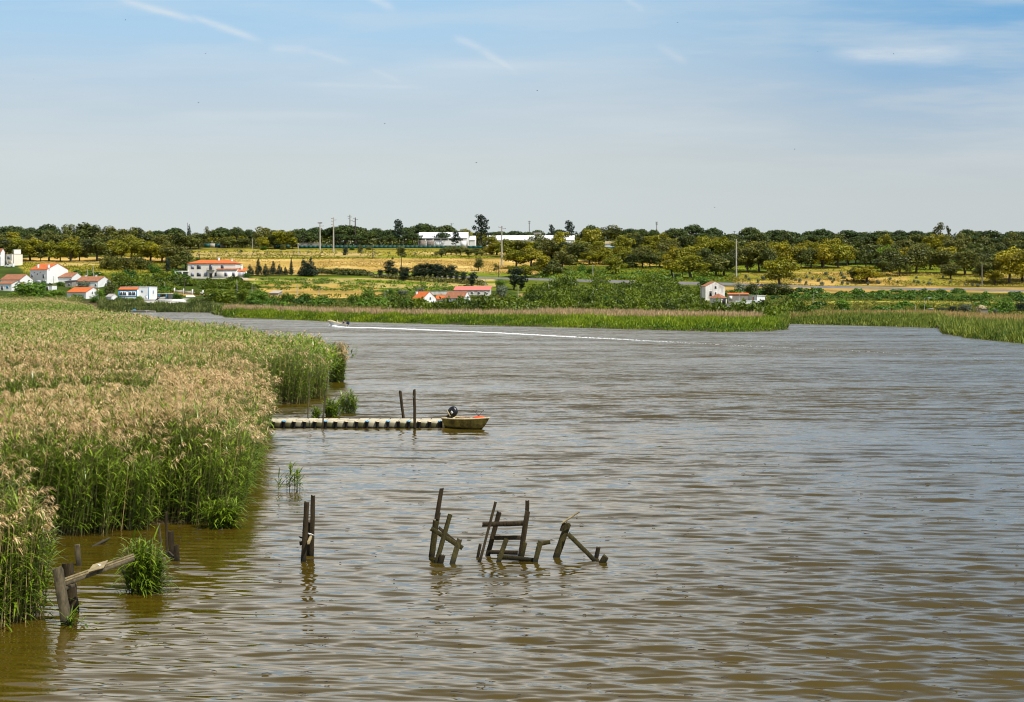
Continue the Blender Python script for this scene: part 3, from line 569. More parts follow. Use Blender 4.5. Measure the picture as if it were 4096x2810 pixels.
# cork oaks on the crest, among and before the pines
for px, top, base, w_, k in ((271, 888, 985, 62, 1), (340, 885, 990, 112, 1), (382, 893, 990, 70, 1), (446, 903, 990, 76, 1), (490, 914, 990, 60, 1), (536, 902, 992, 62, 1), (570, 920, 992, 70, 1), (602, 918, 990, 60, 1), (640, 930, 995, 70, 1), (672, 938, 1000, 66, 0), (720, 925, 1000, 76, 1), (760, 935, 998, 60, 1), (795, 930, 995, 60, 1),
                             (823, 933, 990, 54, 0), (880, 924, 988, 92, 0), (946, 918, 988, 86, 0), (985, 934, 988, 70, 1), (1020, 930, 990, 70, 1), (1058, 905, 992, 62, 1), (1052, 945, 997, 46, 0), (1100, 936, 996, 66, 1), (1136, 920, 996, 78, 0), (1170, 945, 996, 40, 1), (910, 945, 992, 66, 1), (970, 950, 992, 60, 1),
                             (1287, 921, 987, 84, 0), (1330, 953, 987, 56, 2), (1567, 915, 985, 44, 0), (1848, 915, 980, 80, 0), (1875, 917, 985, 92, 0), (1930, 928, 990, 80, 0), (1968, 940, 995, 60, 0), (1643, 957, 988, 44, 2), (2285, 932, 990, 70, 0), (2210, 932, 985, 70, 1), (2342, 911, 985, 56, 1),
                             (2448, 894, 990, 108, 3), (2432, 930, 990, 104, 0), (2395, 940, 985, 60, 1), (2530, 930, 992, 74, 0), (2596, 942, 996, 80, 0), (2480, 944, 990, 60, 0), (2725, 948, 1010, 78, 0), (2852, 945, 1015, 92, 0), (2792, 958, 1015, 80, 1), (2900, 958, 1015, 70, 0), (2930, 966, 1020, 60, 0), (3784, 932, 1020, 96, 3), (3753, 952, 1020, 74, 3), (3832, 950, 1020, 70, 1), (3700, 955, 1020, 70, 0),
                             (3986, 972, 1030, 80, 3), (4065, 958, 1030, 80, 1), (3900, 968, 1030, 80, 1)):
    tree('oak' if k in (0, 2) else 'oak_dark', px, top, base, w_ * 1.18, row='crest', leaf={0: 'oak', 1: 'oak_dark', 2: 'shrub', 3: 'oak_dark'}[k], look={0: 'olive-yellow', 1: 'dark', 2: 'bright green', 3: 'brownish'}[k])
# cork oaks standing in the open wood on the slope
for px, top, base, w_, k in ((20, 950, 1035, 80, 1), (72, 948, 1040, 70, 0), (120, 955, 1046, 104, 0), (163, 980, 1048, 42, 1), (196, 957, 1047, 66, 0), (241, 978, 1046, 48, 0), (282, 960, 1049, 84, 0), (318, 968, 1046, 50, 1), (388, 948, 1048, 90, 1), (446, 955, 1042, 68, 0), (486, 962, 1048, 60, 0), (527, 939, 1040, 90, 0), (566, 958, 1046, 76, 0), (602, 965, 1050, 80, 0),
                             (648, 975, 1054, 74, 0), (672, 960, 1050, 66, 1), (706, 984, 1078, 100, 1), (742, 1000, 1082, 54, 1), (690, 1020, 1085, 60, 1),
                             (1987, 962, 1022, 84, 0), (2026, 955, 1030, 70, 0), (2065, 958, 1028, 76, 3), (2110, 962, 1026, 70, 0), (2160, 966, 1028, 76, 3), (2205, 962, 1035, 80, 0), (2255, 962, 1040, 80, 1), (2065, 997, 1076, 86, 0), (2125, 988, 1072, 92, 0), (2176, 1020, 1102, 78, 0), (2215, 1033, 1110, 66, 3), (2101, 1057, 1112, 74, 0), (2052, 1060, 1108, 40, 0), (2250, 1000, 1080, 70, 1),
                             (2306, 966, 1060, 104, 1), (2357, 1003, 1062, 64, 0), (2395, 1000, 1060, 50, 0), (2425, 1000, 1060, 66, 0), (2463, 1022, 1098, 70, 0), (2492, 998, 1070, 66, 0), (2530, 1010, 1074, 60, 1), (2569, 978, 1072, 66, 1), (2600, 1015, 1076, 60, 1), (2686, 1033, 1108, 70, 0), (2701, 978, 1075, 80, 0), (2745, 985, 1080, 76, 0), (2762, 1018, 1116, 120, 0), (2820, 985, 1085, 90, 3), (2862, 1010, 1108, 80, 1), (2897, 1005, 1106, 84, 1),
                             (2990, 982, 1092, 86, 1), (2945, 985, 1085, 70, 1), (3036, 962, 1090, 90, 1), (3070, 985, 1095, 70, 3), (3119, 972, 1080, 96, 0), (3169, 982, 1072, 70, 0), (3205, 988, 1072, 50, 1), (3244, 985, 1076, 70, 1), (3295, 982, 1077, 74, 0), (3352, 972, 1075, 82, 0), (3388, 978, 1066, 60, 0), (3423, 986, 1062, 62, 1), (3484, 974, 1060, 86, 3), (3467, 1060, 1132, 92, 0), (3415, 1066, 1128, 40, 1),
                             (3559, 984, 1088, 84, 1), (3547, 978, 1070, 56, 2), (3598, 1010, 1106, 70, 3), (3530, 1030, 1100, 60, 1), (3665, 972, 1096, 112, 1), (3720, 985, 1080, 70, 3), (3767, 998, 1094, 90, 1), (3801, 1048, 1118, 66, 3), (3859, 1000, 1102, 96, 1), (3905, 985, 1085, 80, 1), (3930, 1043, 1134, 76, 1), (3980, 1078, 1138, 64, 0), (3975, 1010, 1110, 80, 3), (4038, 1000, 1136, 100, 0), (4089, 982, 1126, 96, 0), (4150, 990, 1130, 100, 0), (4220, 985, 1125, 100, 1), (2640, 1000, 1070, 60, 1), (3625, 985, 1075, 70, 0)):
    tree('oak' if k in (0, 2) else 'oak_dark', px, top, base, w_ * 1.2, row='slope', leaf={0: 'oak', 1: 'oak_dark', 2: 'bright', 3: 'oak_dark'}[k], look={0: 'olive-yellow', 1: 'dark', 2: 'yellow-green', 3: 'greyish'}[k])
_o = random.Random(12)
for i in range(58):
    px = 2160 + i * 38.5 + _o.uniform(-14, 14); base = 1005 + (i * 37 % 60) + _o.uniform(-6, 6)
    if px > 2900: base += 8
    k = _o.choice((0, 1, 1, 3) if px > 3250 else (0, 0, 1, 3)); hh = _o.uniform(74, 100)
    if 2400 < px < 2480 and base > 1000: hh = 40
    tree('oak' if k == 0 else 'oak_dark', px, base - hh, base, _o.uniform(66, 96), row='slope', leaf='oak' if k == 0 else 'oak_dark', look={0: 'olive-yellow', 1: 'dark', 3: 'greyish'}[k])
for i in range(26):
    px = -60 + i * 29 + _o.uniform(-9, 9); base = 1000 + (i * 17 % 30); k = _o.choice((0, 1, 1)); hh = _o.uniform(66, 88)
    tree('oak' if k == 0 else 'oak_dark', px, base - hh, base, _o.uniform(60, 84), row='crest', leaf='oak' if k == 0 else 'oak_dark', look={0: 'olive-yellow', 1: 'dark'}[k])
tree('oak', 3119, 1028, 1146, 138, 'big round yellow-green tree standing alone below the road, right of the ruined house', 'oak')
tree('lollipop', 1605, 988, 1078, 48, 'lone round-headed tree with a bare trunk in the middle of the golden field')
tree('round', 1914, 1027, 1086, 46, 'small round tree casting shade at the right end of the golden field', 'oak_dark')
tree('gum', 1984, 1054, 1098, 24, 'thin scruffy sapling beside the dark pole at the field edge', 'oak_dark')
tree('tallpine', 1926, 868, 985, 78, 'tallest dark pine on the skyline, standing up right of the white warehouse', d=950)
tree('tallpine', 1595, 886, 990, 52, 'ragged dark pine rising left of the long white warehouse', d=945)
tree('tallpine', 1824, 930, 990, 46, 'dark pine growing right in front of the white warehouse roof', d=925)
tree('tallpine', 2207, 905, 985, 34, 'small spiky dark pine above the second white warehouse', d=960)
tree('tallpine', 2279, 890, 990, 50, 'dark bushy pine on the skyline at the right end of the second warehouse', d=955)
tree('conifer', 757, 898, 992, 34, 'dark pointed tree on the skyline above the left side of the mansion', d=950)
tree('gum', 829, 906, 990, 24, 'little round-headed tree sticking up above the skyline left of the mansion roof', d=955)
tree('gum', 3757, 890, 985, 46, 'taller of the two feathery trees on the skyline at the right', d=955)
tree('gum', 3794, 903, 985, 28, 'shorter of the two feathery trees on the skyline at the right', d=958)
# garden conifers right of the mansion
for kd, px, top, base, w_, lb in (('conifer', 1000, 1058, 1102, 36, 'lowest dark garden conifer, closest to the mansion'), ('conifer', 1033, 1032, 1102, 32, 'tall narrow conifer in the row beside the mansion, second from its wall'), ('conifer', 1062, 1055, 1104, 36, 'broad dark conifer between two taller ones in the mansion garden'),
                                  ('conifer', 1093, 1042, 1101, 30, 'slim dark conifer in the middle of the mansion garden row'), ('conifer', 1118, 1056, 1101, 34, 'round-shouldered conifer just left of the thin spire in the garden row'), ('conifer', 1142, 1066, 1101, 22, 'smallest conifer of the garden row, at the foot of the thin spire'),
                                  ('spire', 1165, 1028, 1102, 30, 'thin tiered spire conifer in the garden row'), ('conifer', 1215, 1028, 1105, 44, 'left half of the massive dark conifer pair ending the garden row'), ('conifer', 1245, 1030, 1106, 58, 'right half of the massive dark conifer pair, widest of the garden row'), ('conifer', 1228, 1040, 1105, 50, 'dark conifer squeezed between the two massive ones of the garden row')):
    tree(kd, px, top, base, w_, lb, group='garden conifers beside the mansion')
for px, top, base, w_ in ((1520, 1080, 1112, 24), (1552, 1045, 1110, 34), (1570, 1072, 1110, 22), (1584, 1076, 1108, 18), (1605, 1070, 1116, 22), (1624, 1070, 1122, 26), (1612, 1090, 1124, 30), (1658, 1068, 1120, 30), (1676, 1058, 1120, 36), (1700, 1056, 1120, 38), (1722, 1060, 1120, 24), (1738, 1058, 1121, 30), (1758, 1060, 1122, 34), (1778, 1072, 1122, 28), (1803, 1062, 1124, 36), (1826, 1086, 1128, 20), (1852, 1088, 1133, 26), (1886, 1092, 1146, 32), (2056, 1074, 1162, 44), (2084, 1104, 1164, 38)):
    tree('windswept', px, top, base, w_ * 1.15, row='wind', group='windswept trees along the road')
for px, top, base, w_ in ((1745, 1006, 1024, 20), (1766, 1000, 1029, 30), (1782, 984, 1024, 32), (1805, 980, 1022, 36), (1825, 995, 1023, 28), (1842, 981, 1023, 34), (1873, 988, 1028, 42), (1905, 992, 1022, 34), (1926, 1002, 1026, 28), (1945, 985, 1018, 34), (1966, 1000, 1022, 26), (1906, 1008, 1025, 14)):
    tree('round', px, top, base, w_ * 1.2, row='orchard', leaf='oak_dark' if px != 1906 else 'bright', group='small round trees below the warehouse')
for i, (X_, Y_) in enumerate(((675, 790), (705, 745), (740, 810), (800, 830), (820, 825), (890, 755), (940, 808), (960, 810), (990, 822), (975, 850), (1090, 860), (1075, 745), (1085, 765), (1110, 800), (1140, 830), (1330, 840), (590, 835), (660, 860), (170, 810), (540, 820), (1505, 850), (1480, 790), (1660, 810), (1745, 850), (1395, 870), (850, 870), (1155, 868),
                              (1530, 860), (1650, 815), (1990, 852), (1965, 800), (1940, 845), (2055, 855), (2110, 870), (2150, 875), (2130, 825), (2120, 860), (2365, 850), (2280, 790), (2630, 885), (2690, 890), (2540, 880), (95, 848))):
    x_, y_ = (3000 + X_ * .3388, 840 + Y_ * .3388); h_ = trng.uniform(9, 17); tree('bush', x_, y_ - h_ * .6, y_ + h_ * .45, h_ * trng.uniform(.9, 1.25), leaf='olive', cat='olive tree', row='olive', group='young olive trees in the grove')
for x_, y_ in ((2984, 1106), (2996, 1118), (3050, 1112), (3032, 1124)): tree('bush', x_, y_ - 10, y_ + 6, 15, leaf='olive', cat='olive tree', row='olive', group='young olive trees in the grove')
# shrubs worth telling apart
for px, top, base, w_, lf, lb in ((420, 1018, 1076, 74, 'oak_dark', 'dark bramble mound below the wood, above the thin poles'), (470, 1020, 1080, 84, 'oak_dark', 'largest dark thicket mound at the lower edge of the left wood'), (515, 1028, 1080, 60, 'oak_dark', 'brownish shrub right of the largest dark mound under the wood'), (560, 1022, 1078, 70, 'oak_dark', 'grey-green rounded shrub left of the pale dome-shaped bush'),
                              (618, 1056, 1094, 56, 'shrub', 'pale green dome-shaped bush left of the tall dark tree'), (590, 1040, 1080, 50, 'oak_dark', 'dark bush behind the dome-shaped bush'), (672, 1030, 1088, 30, 'conifer', 'narrow dark cypress-like shrub left of the mansion carport'),
                              (120, 1122, 1196, 120, 'shrub', 'big dark green tree-like bush in front of the tall white house'), (60, 1165, 1200, 80, 'shrub', 'low green hedge bush below the brown-roofed houses'), (215, 1156, 1202, 80, 'bright', 'bright yellow-green rounded bush left of the orange-roofed cottage'), (170, 1120, 1165, 36, 'shrub', 'green garden bush under the arches of the tall white house'),
                              (242, 1126, 1146, 34, 'shrub', 'small dark garden bush beside the brown-roofed shed'), (335, 1122, 1152, 46, 'olive', 'greyish round bush in front of the terracotta cottage'), (400, 1156, 1200, 44, 'bright', 'fresh green bush between the orange-roofed cottage and the small shed'), (440, 1116, 1178, 52, 'oak_dark', 'tall dark bush behind the small shed'),
                              (375, 1180, 1210, 50, 'shrub', 'leafy bush in front of the cottage gable'), (475, 1184, 1208, 30, 'shrub', 'shrub at the left corner of the blue-trimmed house'), (555, 1182, 1208, 46, 'bright', 'yellowish bush in front of the blue-trimmed house'), (520, 1190, 1210, 36, 'shrub', 'low dark shrub under the blue-trimmed windows'),
                              (710, 1168, 1202, 62, 'shrub', 'dark rounded bush among the beached boats'), (882, 1150, 1215, 130, 'cane', 'wide grey-green willow bush on the cove shore'), (968, 1148, 1206, 50, 'cane', 'upright grey-green bush between the willow and the bright bush'), (1035, 1154, 1212, 84, 'bright', 'brightest green rounded bush near the cove'), (1000, 1180, 1216, 60, 'bright', 'low bright bush at the foot of the brightest bush'),
                              (1150, 1168, 1212, 70, 'shrub', 'dark green bush right of the half-buried roof'), (1222, 1168, 1212, 64, 'shrub', 'round green bush behind the left end of the tan reeds'), (1290, 1178, 1214, 60, 'shrub', 'low olive bush behind the tan reeds'), (1468, 1150, 1216, 54, 'shrub', 'upright dark green tree-bush behind the tan reeds, tallest there'), (1420, 1176, 1216, 60, 'shrub', 'dark bush left of the upright tree-bush'), (1520, 1182, 1216, 60, 'shrub', 'dark bush right of the upright tree-bush'), (1570, 1180, 1216, 56, 'shrub', 'green bush left of the orange-roofed cottage by the canes'),
                              (1679, 1150, 1178, 54, 'olive', 'grey-green olive bush above the orange-roofed cottage by the canes'), (1612, 1158, 1180, 38, 'olive', 'smaller grey-green olive bush above that cottage'), (1565, 1150, 1180, 30, 'shrub', 'small green bush on the edge of the straw strip'), (2008, 1138, 1186, 44, 'olive', 'silvery bush at the right end of the pink-roofed barn'), (1999, 1116, 1150, 40, 'shrub', 'dark green bush above the silvery one by the barn'),
                              (2140, 1152, 1182, 66, 'shrub', 'spreading green tree above the straw patch'), (2047, 1176, 1198, 54, 'shrub', 'low clipped hedge-like bush right of the pink-roofed barn'), (2414, 1182, 1228, 76, 'shrub', 'dark glossy round bush at the edge of the tan reeds'), (2822, 1106, 1150, 72, 'shrub', 'dark flat-topped tree leaning over the ruined house'), (2327, 1056, 1098, 40, 'shrub', 'leafy bush in the green hollow under the cork oaks'), (2362, 1064, 1100, 34, 'shrub', 'dark bush by the pole in the green hollow'),
                              (2960, 1130, 1175, 70, 'olive', 'grey-green bush behind the block shed'), (3010, 1132, 1176, 56, 'oak_dark', 'dark bush between the shed and the big round tree'), (3085, 1132, 1180, 90, 'oak_dark', 'dark scrub at the foot of the big round tree'), (3150, 1138, 1180, 80, 'oak_dark', 'dark scrub right of the big round tree trunk'), (3372, 1194, 1246, 76, 'shrub', 'broad dark green bush on the right-hand flat beyond the water'), (2790, 1228, 1262, 100, 'cane', 'olive bush standing up from the tan reeds below the ruined house'),
                              (3770, 1230, 1252, 44, 'conifer', 'dark bush right of the thin lamp post on the right shore'), (3700, 1212, 1244, 70, 'shrub', 'green bush behind the thin lamp post on the right shore'), (3860, 1212, 1254, 60, 'olive', 'brownish round bush left of the grey hut'), (3810, 1220, 1254, 40, 'conifer', 'dark bush between the lamp post and the grey hut'), (3980, 1232, 1262, 22, 'olive', 'small grey bush right beside the grey hut'), (4010, 1196, 1256, 90, 'shrub', 'tall green bush right of the grey hut'), (4086, 1200, 1252, 46, 'conifer', 'dark bush at the right margin of the view'), (3560, 1220, 1250, 90, 'shrub', 'low green scrub mound right of the broad bush'), (3505, 1222, 1252, 40, 'shrub', 'dark scrub left of the low mound on the right flat'),
                              (1381, 985, 1022, 30, 'conifer', 'dark conical bush by the foot of the power poles'), (1441, 976, 1012, 26, 'oak_dark', 'dark upright bush right of the power poles'), (1132, 976, 1002, 26, 'oak_dark', 'dark bush at the left part of the green fence'), (1408, 985, 1002, 24, 'shrub', 'bush against the green fence between the poles'), (1475, 984, 1002, 26, 'oak_dark', 'low bush against the green fence right of the poles'), (1570, 1028, 1040, 11, 'oak_dark', 'tiny dark bush left of the lone field tree'), (1730, 1015, 1026, 9, 'oak_dark', 'tiny round bush in the upper straw field'), (965, 998, 1010, 12, 'oak_dark', 'tiny dark bush in the grass above the mansion'),
                              (792, 1028, 1044, 18, 'shrub', 'small bush behind the left end of the mansion roof'), (829, 1030, 1044, 12, 'shrub', 'sapling behind the mansion roof'), (985, 1088, 1114, 30, 'shrub', 'climbing shrub at the right corner of the mansion'), (1055, 985, 1002, 34, 'shrub', 'pale bush before the green fence left of the poles')):
    tree('bush', px, top, base, w_, lb, lf)
ORD = 'first second third fourth fifth sixth seventh eighth ninth tenth eleventh twelfth thirteenth fourteenth fifteenth sixteenth seventeenth eighteenth nineteenth twentieth twenty-first twenty-second twenty-third twenty-fourth twenty-fifth twenty-sixth twenty-seventh twenty-eighth'.split()
LM = [(-9e3, 'left edge of the view', 'in from'), (175, 'tall white house', 0), (540, 'blue-trimmed house', 0), (860, 'white mansion', 0), (1280, 'floodlight pole', 0), (1595, 'ragged dark pine', 0), (1770, 'long white warehouse', 0), (1926, 'tallest skyline pine', 0), (2117, 'thin skyline mast', 0), (2279, 'bushy dark pine', 0), (2447, 'small white hut', 0), (2627, 'short skyline mast', 0), (2810, 'ruined house', 0), (2945, 'tall bare mast', 0), (3119, 'big round tree', 0), (3393, 'broad green bush', 0), (3690, 'thin lamp post', 0), (3757, 'two feathery trees', 0), (3940, 'grey hut', 0)]
ROW = {'sky': ('dark flat-topped stone pine', 'on the skyline'), 'low': ('dark domed stone pine', 'below the skyline'), 'crest': ('cork oak', 'along the crest'), 'slope': ('cork oak', 'on the slope'), 'wind': ('windswept tree leaning right', 'along the road'), 'orchard': ('small round tree', 'below the warehouse'), 'olive': ('young grey-green olive', 'in the grove')}
GRP = {'sky': 'stone pines along the skyline', 'low': 'stone pines below the skyline', 'crest': 'cork oaks along the crest', 'slope': 'cork oaks on the slope', 'wind': 'windswept trees along the road', 'orchard': 'small round trees below the warehouse', 'olive': 'young olive trees in the grove'}
cnt = {}
for t in sorted([t for t in TREES if t['row']], key=lambda t: t['px']):
    lm = [l for l in LM if l[0] <= t['px']][-1]; sp_, wh = ROW[t['row']]; sp_ = (t['look'] + ' ' + sp_) if t['look'] else sp_
    k = (lm[1], sp_, wh); cnt[k] = cnt.get(k, 0) + 1
    t['o']['label'] = f"{sp_} {wh}, {ORD[cnt[k] - 1]} " + ('in from the ' if lm[2] else 'to the right of the ') + lm[1]; t['o']['group'] = GRP[t['row']]
# ------------------------------------------------------------------ woods and thickets too dense to count
def mass(name, label, px0, px1, dr, n, hr, leaf, seed, size=.6, cat='thicket', spiky=0, clus=1.6, dome=0):
    rng = np.random.default_rng(seed); mb = MB(); k = n // 40; px = rng.uniform(px0, px1, k); d = rng.uniform(*dr, k) if not callable(dr) else dr(px, rng)
    x = (px - CX) / F * d; hh = rng.uniform(*hr, k) * (1 + (.35 if hr[1] < 6 else .06) * wob(x, d, 5)); tn = np.zeros(k)
    if dome:                                      # gathered into rounded bushes
        ns = max(1, k // 9); sx, sd_, sr = x[:ns], d[:ns], rng.uniform(.6, 1.25, ns) * dome; sh = rng.uniform(.75, 1.35, ns); st_ = rng.normal(0, .17, ns); w_ = sr ** 2; w_ = w_ / w_.sum(); j = rng.choice(ns, k, p=w_)
        q = np.sqrt(rng.random(k)); a_ = rng.uniform(0, 6.28, k); x = sx[j] + q * np.cos(a_) * sr[j]; d = sd_[j] + q * np.sin(a_) * sr[j] * .8; px = x / d * F + CX; hh = rng.uniform(.85, 1.1, k) * np.mean(hr) * sh[j] * sr[j] / dome * np.sqrt(1.05 - q ** 2 * .85); tn = st_[j]
    z = land(px, d)
    for xi, di, zi, hi, ti in zip(x, d, z, hh, tn):
        c = rng.normal(0, 1, (40, 3)) * (clus, clus, 0) + (xi, di, 0); tt = rng.random(40) ** (.6 if hr[1] < 6 else 1.0); c[:, 2] = zi + hi * tt * (1 - .10 * ((c[:, 0] - xi) ** 2 + (c[:, 1] - di) ** 2) / clus ** 2)
        at = np.clip(.45 + ti + rng.normal(0, .14 if dome else .2) + rng.normal(0, .12, 40), 0, 1)
        if spiky:
            D = rng.normal(0, .4, (40, 3)); D[:, 2] = 1; ribbons(mb, c, nrm(D), rng.uniform(.6, 1.5, 40), rng.uniform(.35, .7, 40), rng.uniform(.2, .8, 40), 2, 0, at, 'leaf', nrm(np.stack([np.ones(40), rng.normal(0, .6, 40), np.zeros(40)], 1)))
        else: f_ = (c - np.array((xi, di, zi + hi * .25))) / np.array((clus, clus, hi * .6)); cards(mb, c, size, rng, 0, at, .5, face=nrm(f_ + (0, 0, .3)))
    return tag(mb.build(name, M[leaf]), label, cat, None, 'stuff')
mass('woodland', 'dark far wood filling in behind the skyline pines', -300, 4450, (1000, 1070), 44000, (8, 9.6), 'pine', 41, 1.2, 'woodland', 0, 2.6)
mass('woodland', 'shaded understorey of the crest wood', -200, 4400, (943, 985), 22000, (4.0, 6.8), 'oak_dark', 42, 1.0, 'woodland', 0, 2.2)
mass('cane_thicket', 'tall olive cane thicket at the edge of the tan reeds in the middle', 1560, 1985, (440, 466), 9000, (3.4, 4.6), 'cane', 43, .5, spiky=1, clus=.8, dome=2.8)
mass('cane_thicket', 'separate rounded cane clump right of the central thicket', 2030, 2118, (436, 456), 2000, (2.4, 3.8), 'cane', 44, .5, spiky=1, clus=1.3)
mass('cane_thicket', 'wide belt of green canes between the barn and the ruined house', 2105, 2790, lambda p, r: r.uniform(600, 731, len(p)), 52000, (2.8, 4.6), 'cane', 45, .6, spiky=1, clus=.9, dome=3.6)
mass('cane_thicket', 'lower canes and scrub behind the tan reeds', 1990, 2880, (480, 560), 16000, (2.0, 3.4), 'cane', 46, .55, spiky=1, clus=.8, dome=2.8)
mass('cane_thicket', 'scrub belt in front of the sheds and along the right inlet', 2840, 3230, (395, 470), 8000, (2.2, 3.4), 'cane', 47, .5, spiky=1, clus=.7, dome=2.4)
mass('cane_thicket', 'tall canes in front of the mansion terrace', 690, 1070, lambda p, r: r.uniform(712, 736, len(p)), 10000, (1.6, 2.8), 'cane', 48, .6, spiky=1, clus=.8, dome=2.6)
mass('cane_thicket', 'olive canes and brush left of the mansion', 480, 720, (700, 752), 7500, (2.4, 4.4), 'cane', 49, .6, spiky=1, clus=.8, dome=3.0)
mass('hedge_bank', 'dark green brush on the embankment below the right road', 2860, 4400, lambda p, r: r.uniform(662, 703, len(p)) - np.clip((p - 3200) / 1200, 0, 1) * 8, 36000, (1.2, 2.2), 'shrub', 50, .5, clus=.7, dome=2.2)
mass('scrub', 'low green scrub around the village gardens', 20, 700, (668, 735), 8000, (1.4, 2.8), 'shrub', 51, .5, clus=.7, dome=1.9)
mass('scrub', 'brush along the foot of the hill behind the marsh', 1000, 2100, (585, 650), 11000, (2.0, 3.6), 'shrub', 52, .5, clus=.8, dome=2.6)
mass('scrub', 'scattered scrub on the flat behind the right shore', 3150, 4400, (470, 640), 12000, (1.0, 2.4), 'shrub', 53, .5, clus=.7, dome=2.2)
mass('vineyard', 'rough green vineyard in bands across the lower slope', 1040, 1900, lambda p, r: np.interp(p, [1040, 1900], [741, 728]) - r.integers(0, 5, len(p)) * 7.5 + r.normal(0, .8, len(p)) + np.clip(p - 1400, 0, 500) * -.02, 9000, (.7, 1.5), 'shrub', 54, .45, 'vineyard', 0, 1.0)
mass('hedge', 'dark clipped hedge along the lower side of the golden field', 1268, 1482, lambda p, r: np.interp(p, [1268, 1482], [772, 758]) + r.uniform(-1.5, 1.5, len(p)), 3600, (1.6, 2.4), 'oak_dark', 55, .5, 'hedge', 0, 1.0)
mass('hedge', 'dark brush under the windswept trees by the road', 1500, 1930, lambda p, r: np.interp(p, [1500, 1930], [750, 728]) + r.uniform(-4, 2, len(p)), 5200, (1.0, 2.0), 'oak_dark', 56, .5, 'hedge', 0, 1.1)
mass('scrub', 'dark scrub at the foot of the cork oaks in the green hollow', 2150, 2900, lambda p, r: r.uniform(735, 775, len(p)), 5000, (.8, 1.8), 'shrub', 57, .55, 'scrub', 0, 1.6)

def tufts(name, label, px0, px1, y0, y1, n, mt, seed, h=.5):
    rng = np.random.default_rng(seed); px = rng.uniform(px0, px1, n); y = rng.uniform(y0, y1, n); d = np.interp(-y, -YT[:15], DT[1:16]); x = (px - CX) / F * d; k = wob(x, d, 7) + rng.normal(0, .35, n) > -.1
    x, d, px = x[k], d[k], px[k]; n = len(x); mb = MB()
    for j in range(3):
        D = nrm(np.stack([rng.normal(.1, .5, n), rng.normal(0, .4, n), np.ones(n)], 1)); ribbons(mb, np.stack([x + rng.normal(0, .3, n), d + rng.normal(0, .3, n), land(px, d) - .05], 1), D, rng.uniform(.6, 1.5, n) * h, rng.uniform(.15, .4, n), rng.uniform(.1, .6, n), 2, 0, np.clip(.5 + rng.normal(0, .25, n), 0, 1), 'leaf', nrm(np.stack([np.ones(n), rng.normal(0, .6, n), np.zeros(n)], 1)))
    return tag(mb.build(name, mt), label, 'grass', None, 'stuff')
straw_m = leafmat('straw_grass', (.26, .19, .05), (.66, .46, .15), .25, .8, 0, .1); weed_m = leafmat('weedy_grass', (.07, .09, .01), (.34, .32, .03), .25, .8, 0, .1)
tufts('dry_grass', 'dry golden grass over the field above the road', 880, 2160, 1036, 1100, 11000, straw_m, 61)
tufts('weeds', 'green weeds along the upper edges of the golden field', 560, 2200, 1000, 1038, 7000, weed_m, 62, .7)
tufts('weeds', 'green grass on the slope above the lower village', 90, 720, 1050, 1130, 6000, weed_m, 63, .7)
tufts('weeds', 'weeds in the green hollow under the cork oaks', 2150, 2950, 1050, 1125, 6000, weed_m, 64, .8)
tufts('dry_grass', 'dry grass between the young olives', 2930, 4380, 1088, 1146, 9000, straw_m, 65)
tufts('weeds', 'patchy green weeds between the young olives', 2930, 4380, 1060, 1146, 8000, weed_m, 66, .7)

mass('scrub', 'leafy gardens and brush on the slope behind the lower village', 230, 760, (735, 775), 7000, (1.2, 2.6), 'shrub', 58, .5, 'scrub', 0, .7, 2.2)
mass('scrub', 'yellow-green brush bordering the village landing', 600, 1060, (668, 705), 6000, (1.2, 2.4), 'cane', 59, .5, 'scrub', 0, .7, 2.0)

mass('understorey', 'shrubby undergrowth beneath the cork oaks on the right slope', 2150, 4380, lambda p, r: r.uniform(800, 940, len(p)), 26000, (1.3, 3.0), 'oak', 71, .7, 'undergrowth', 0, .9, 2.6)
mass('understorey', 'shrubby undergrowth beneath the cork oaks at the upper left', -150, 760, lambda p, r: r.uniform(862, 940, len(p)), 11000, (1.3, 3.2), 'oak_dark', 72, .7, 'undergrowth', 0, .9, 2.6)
def setloc(o, p): o.location = p; return o
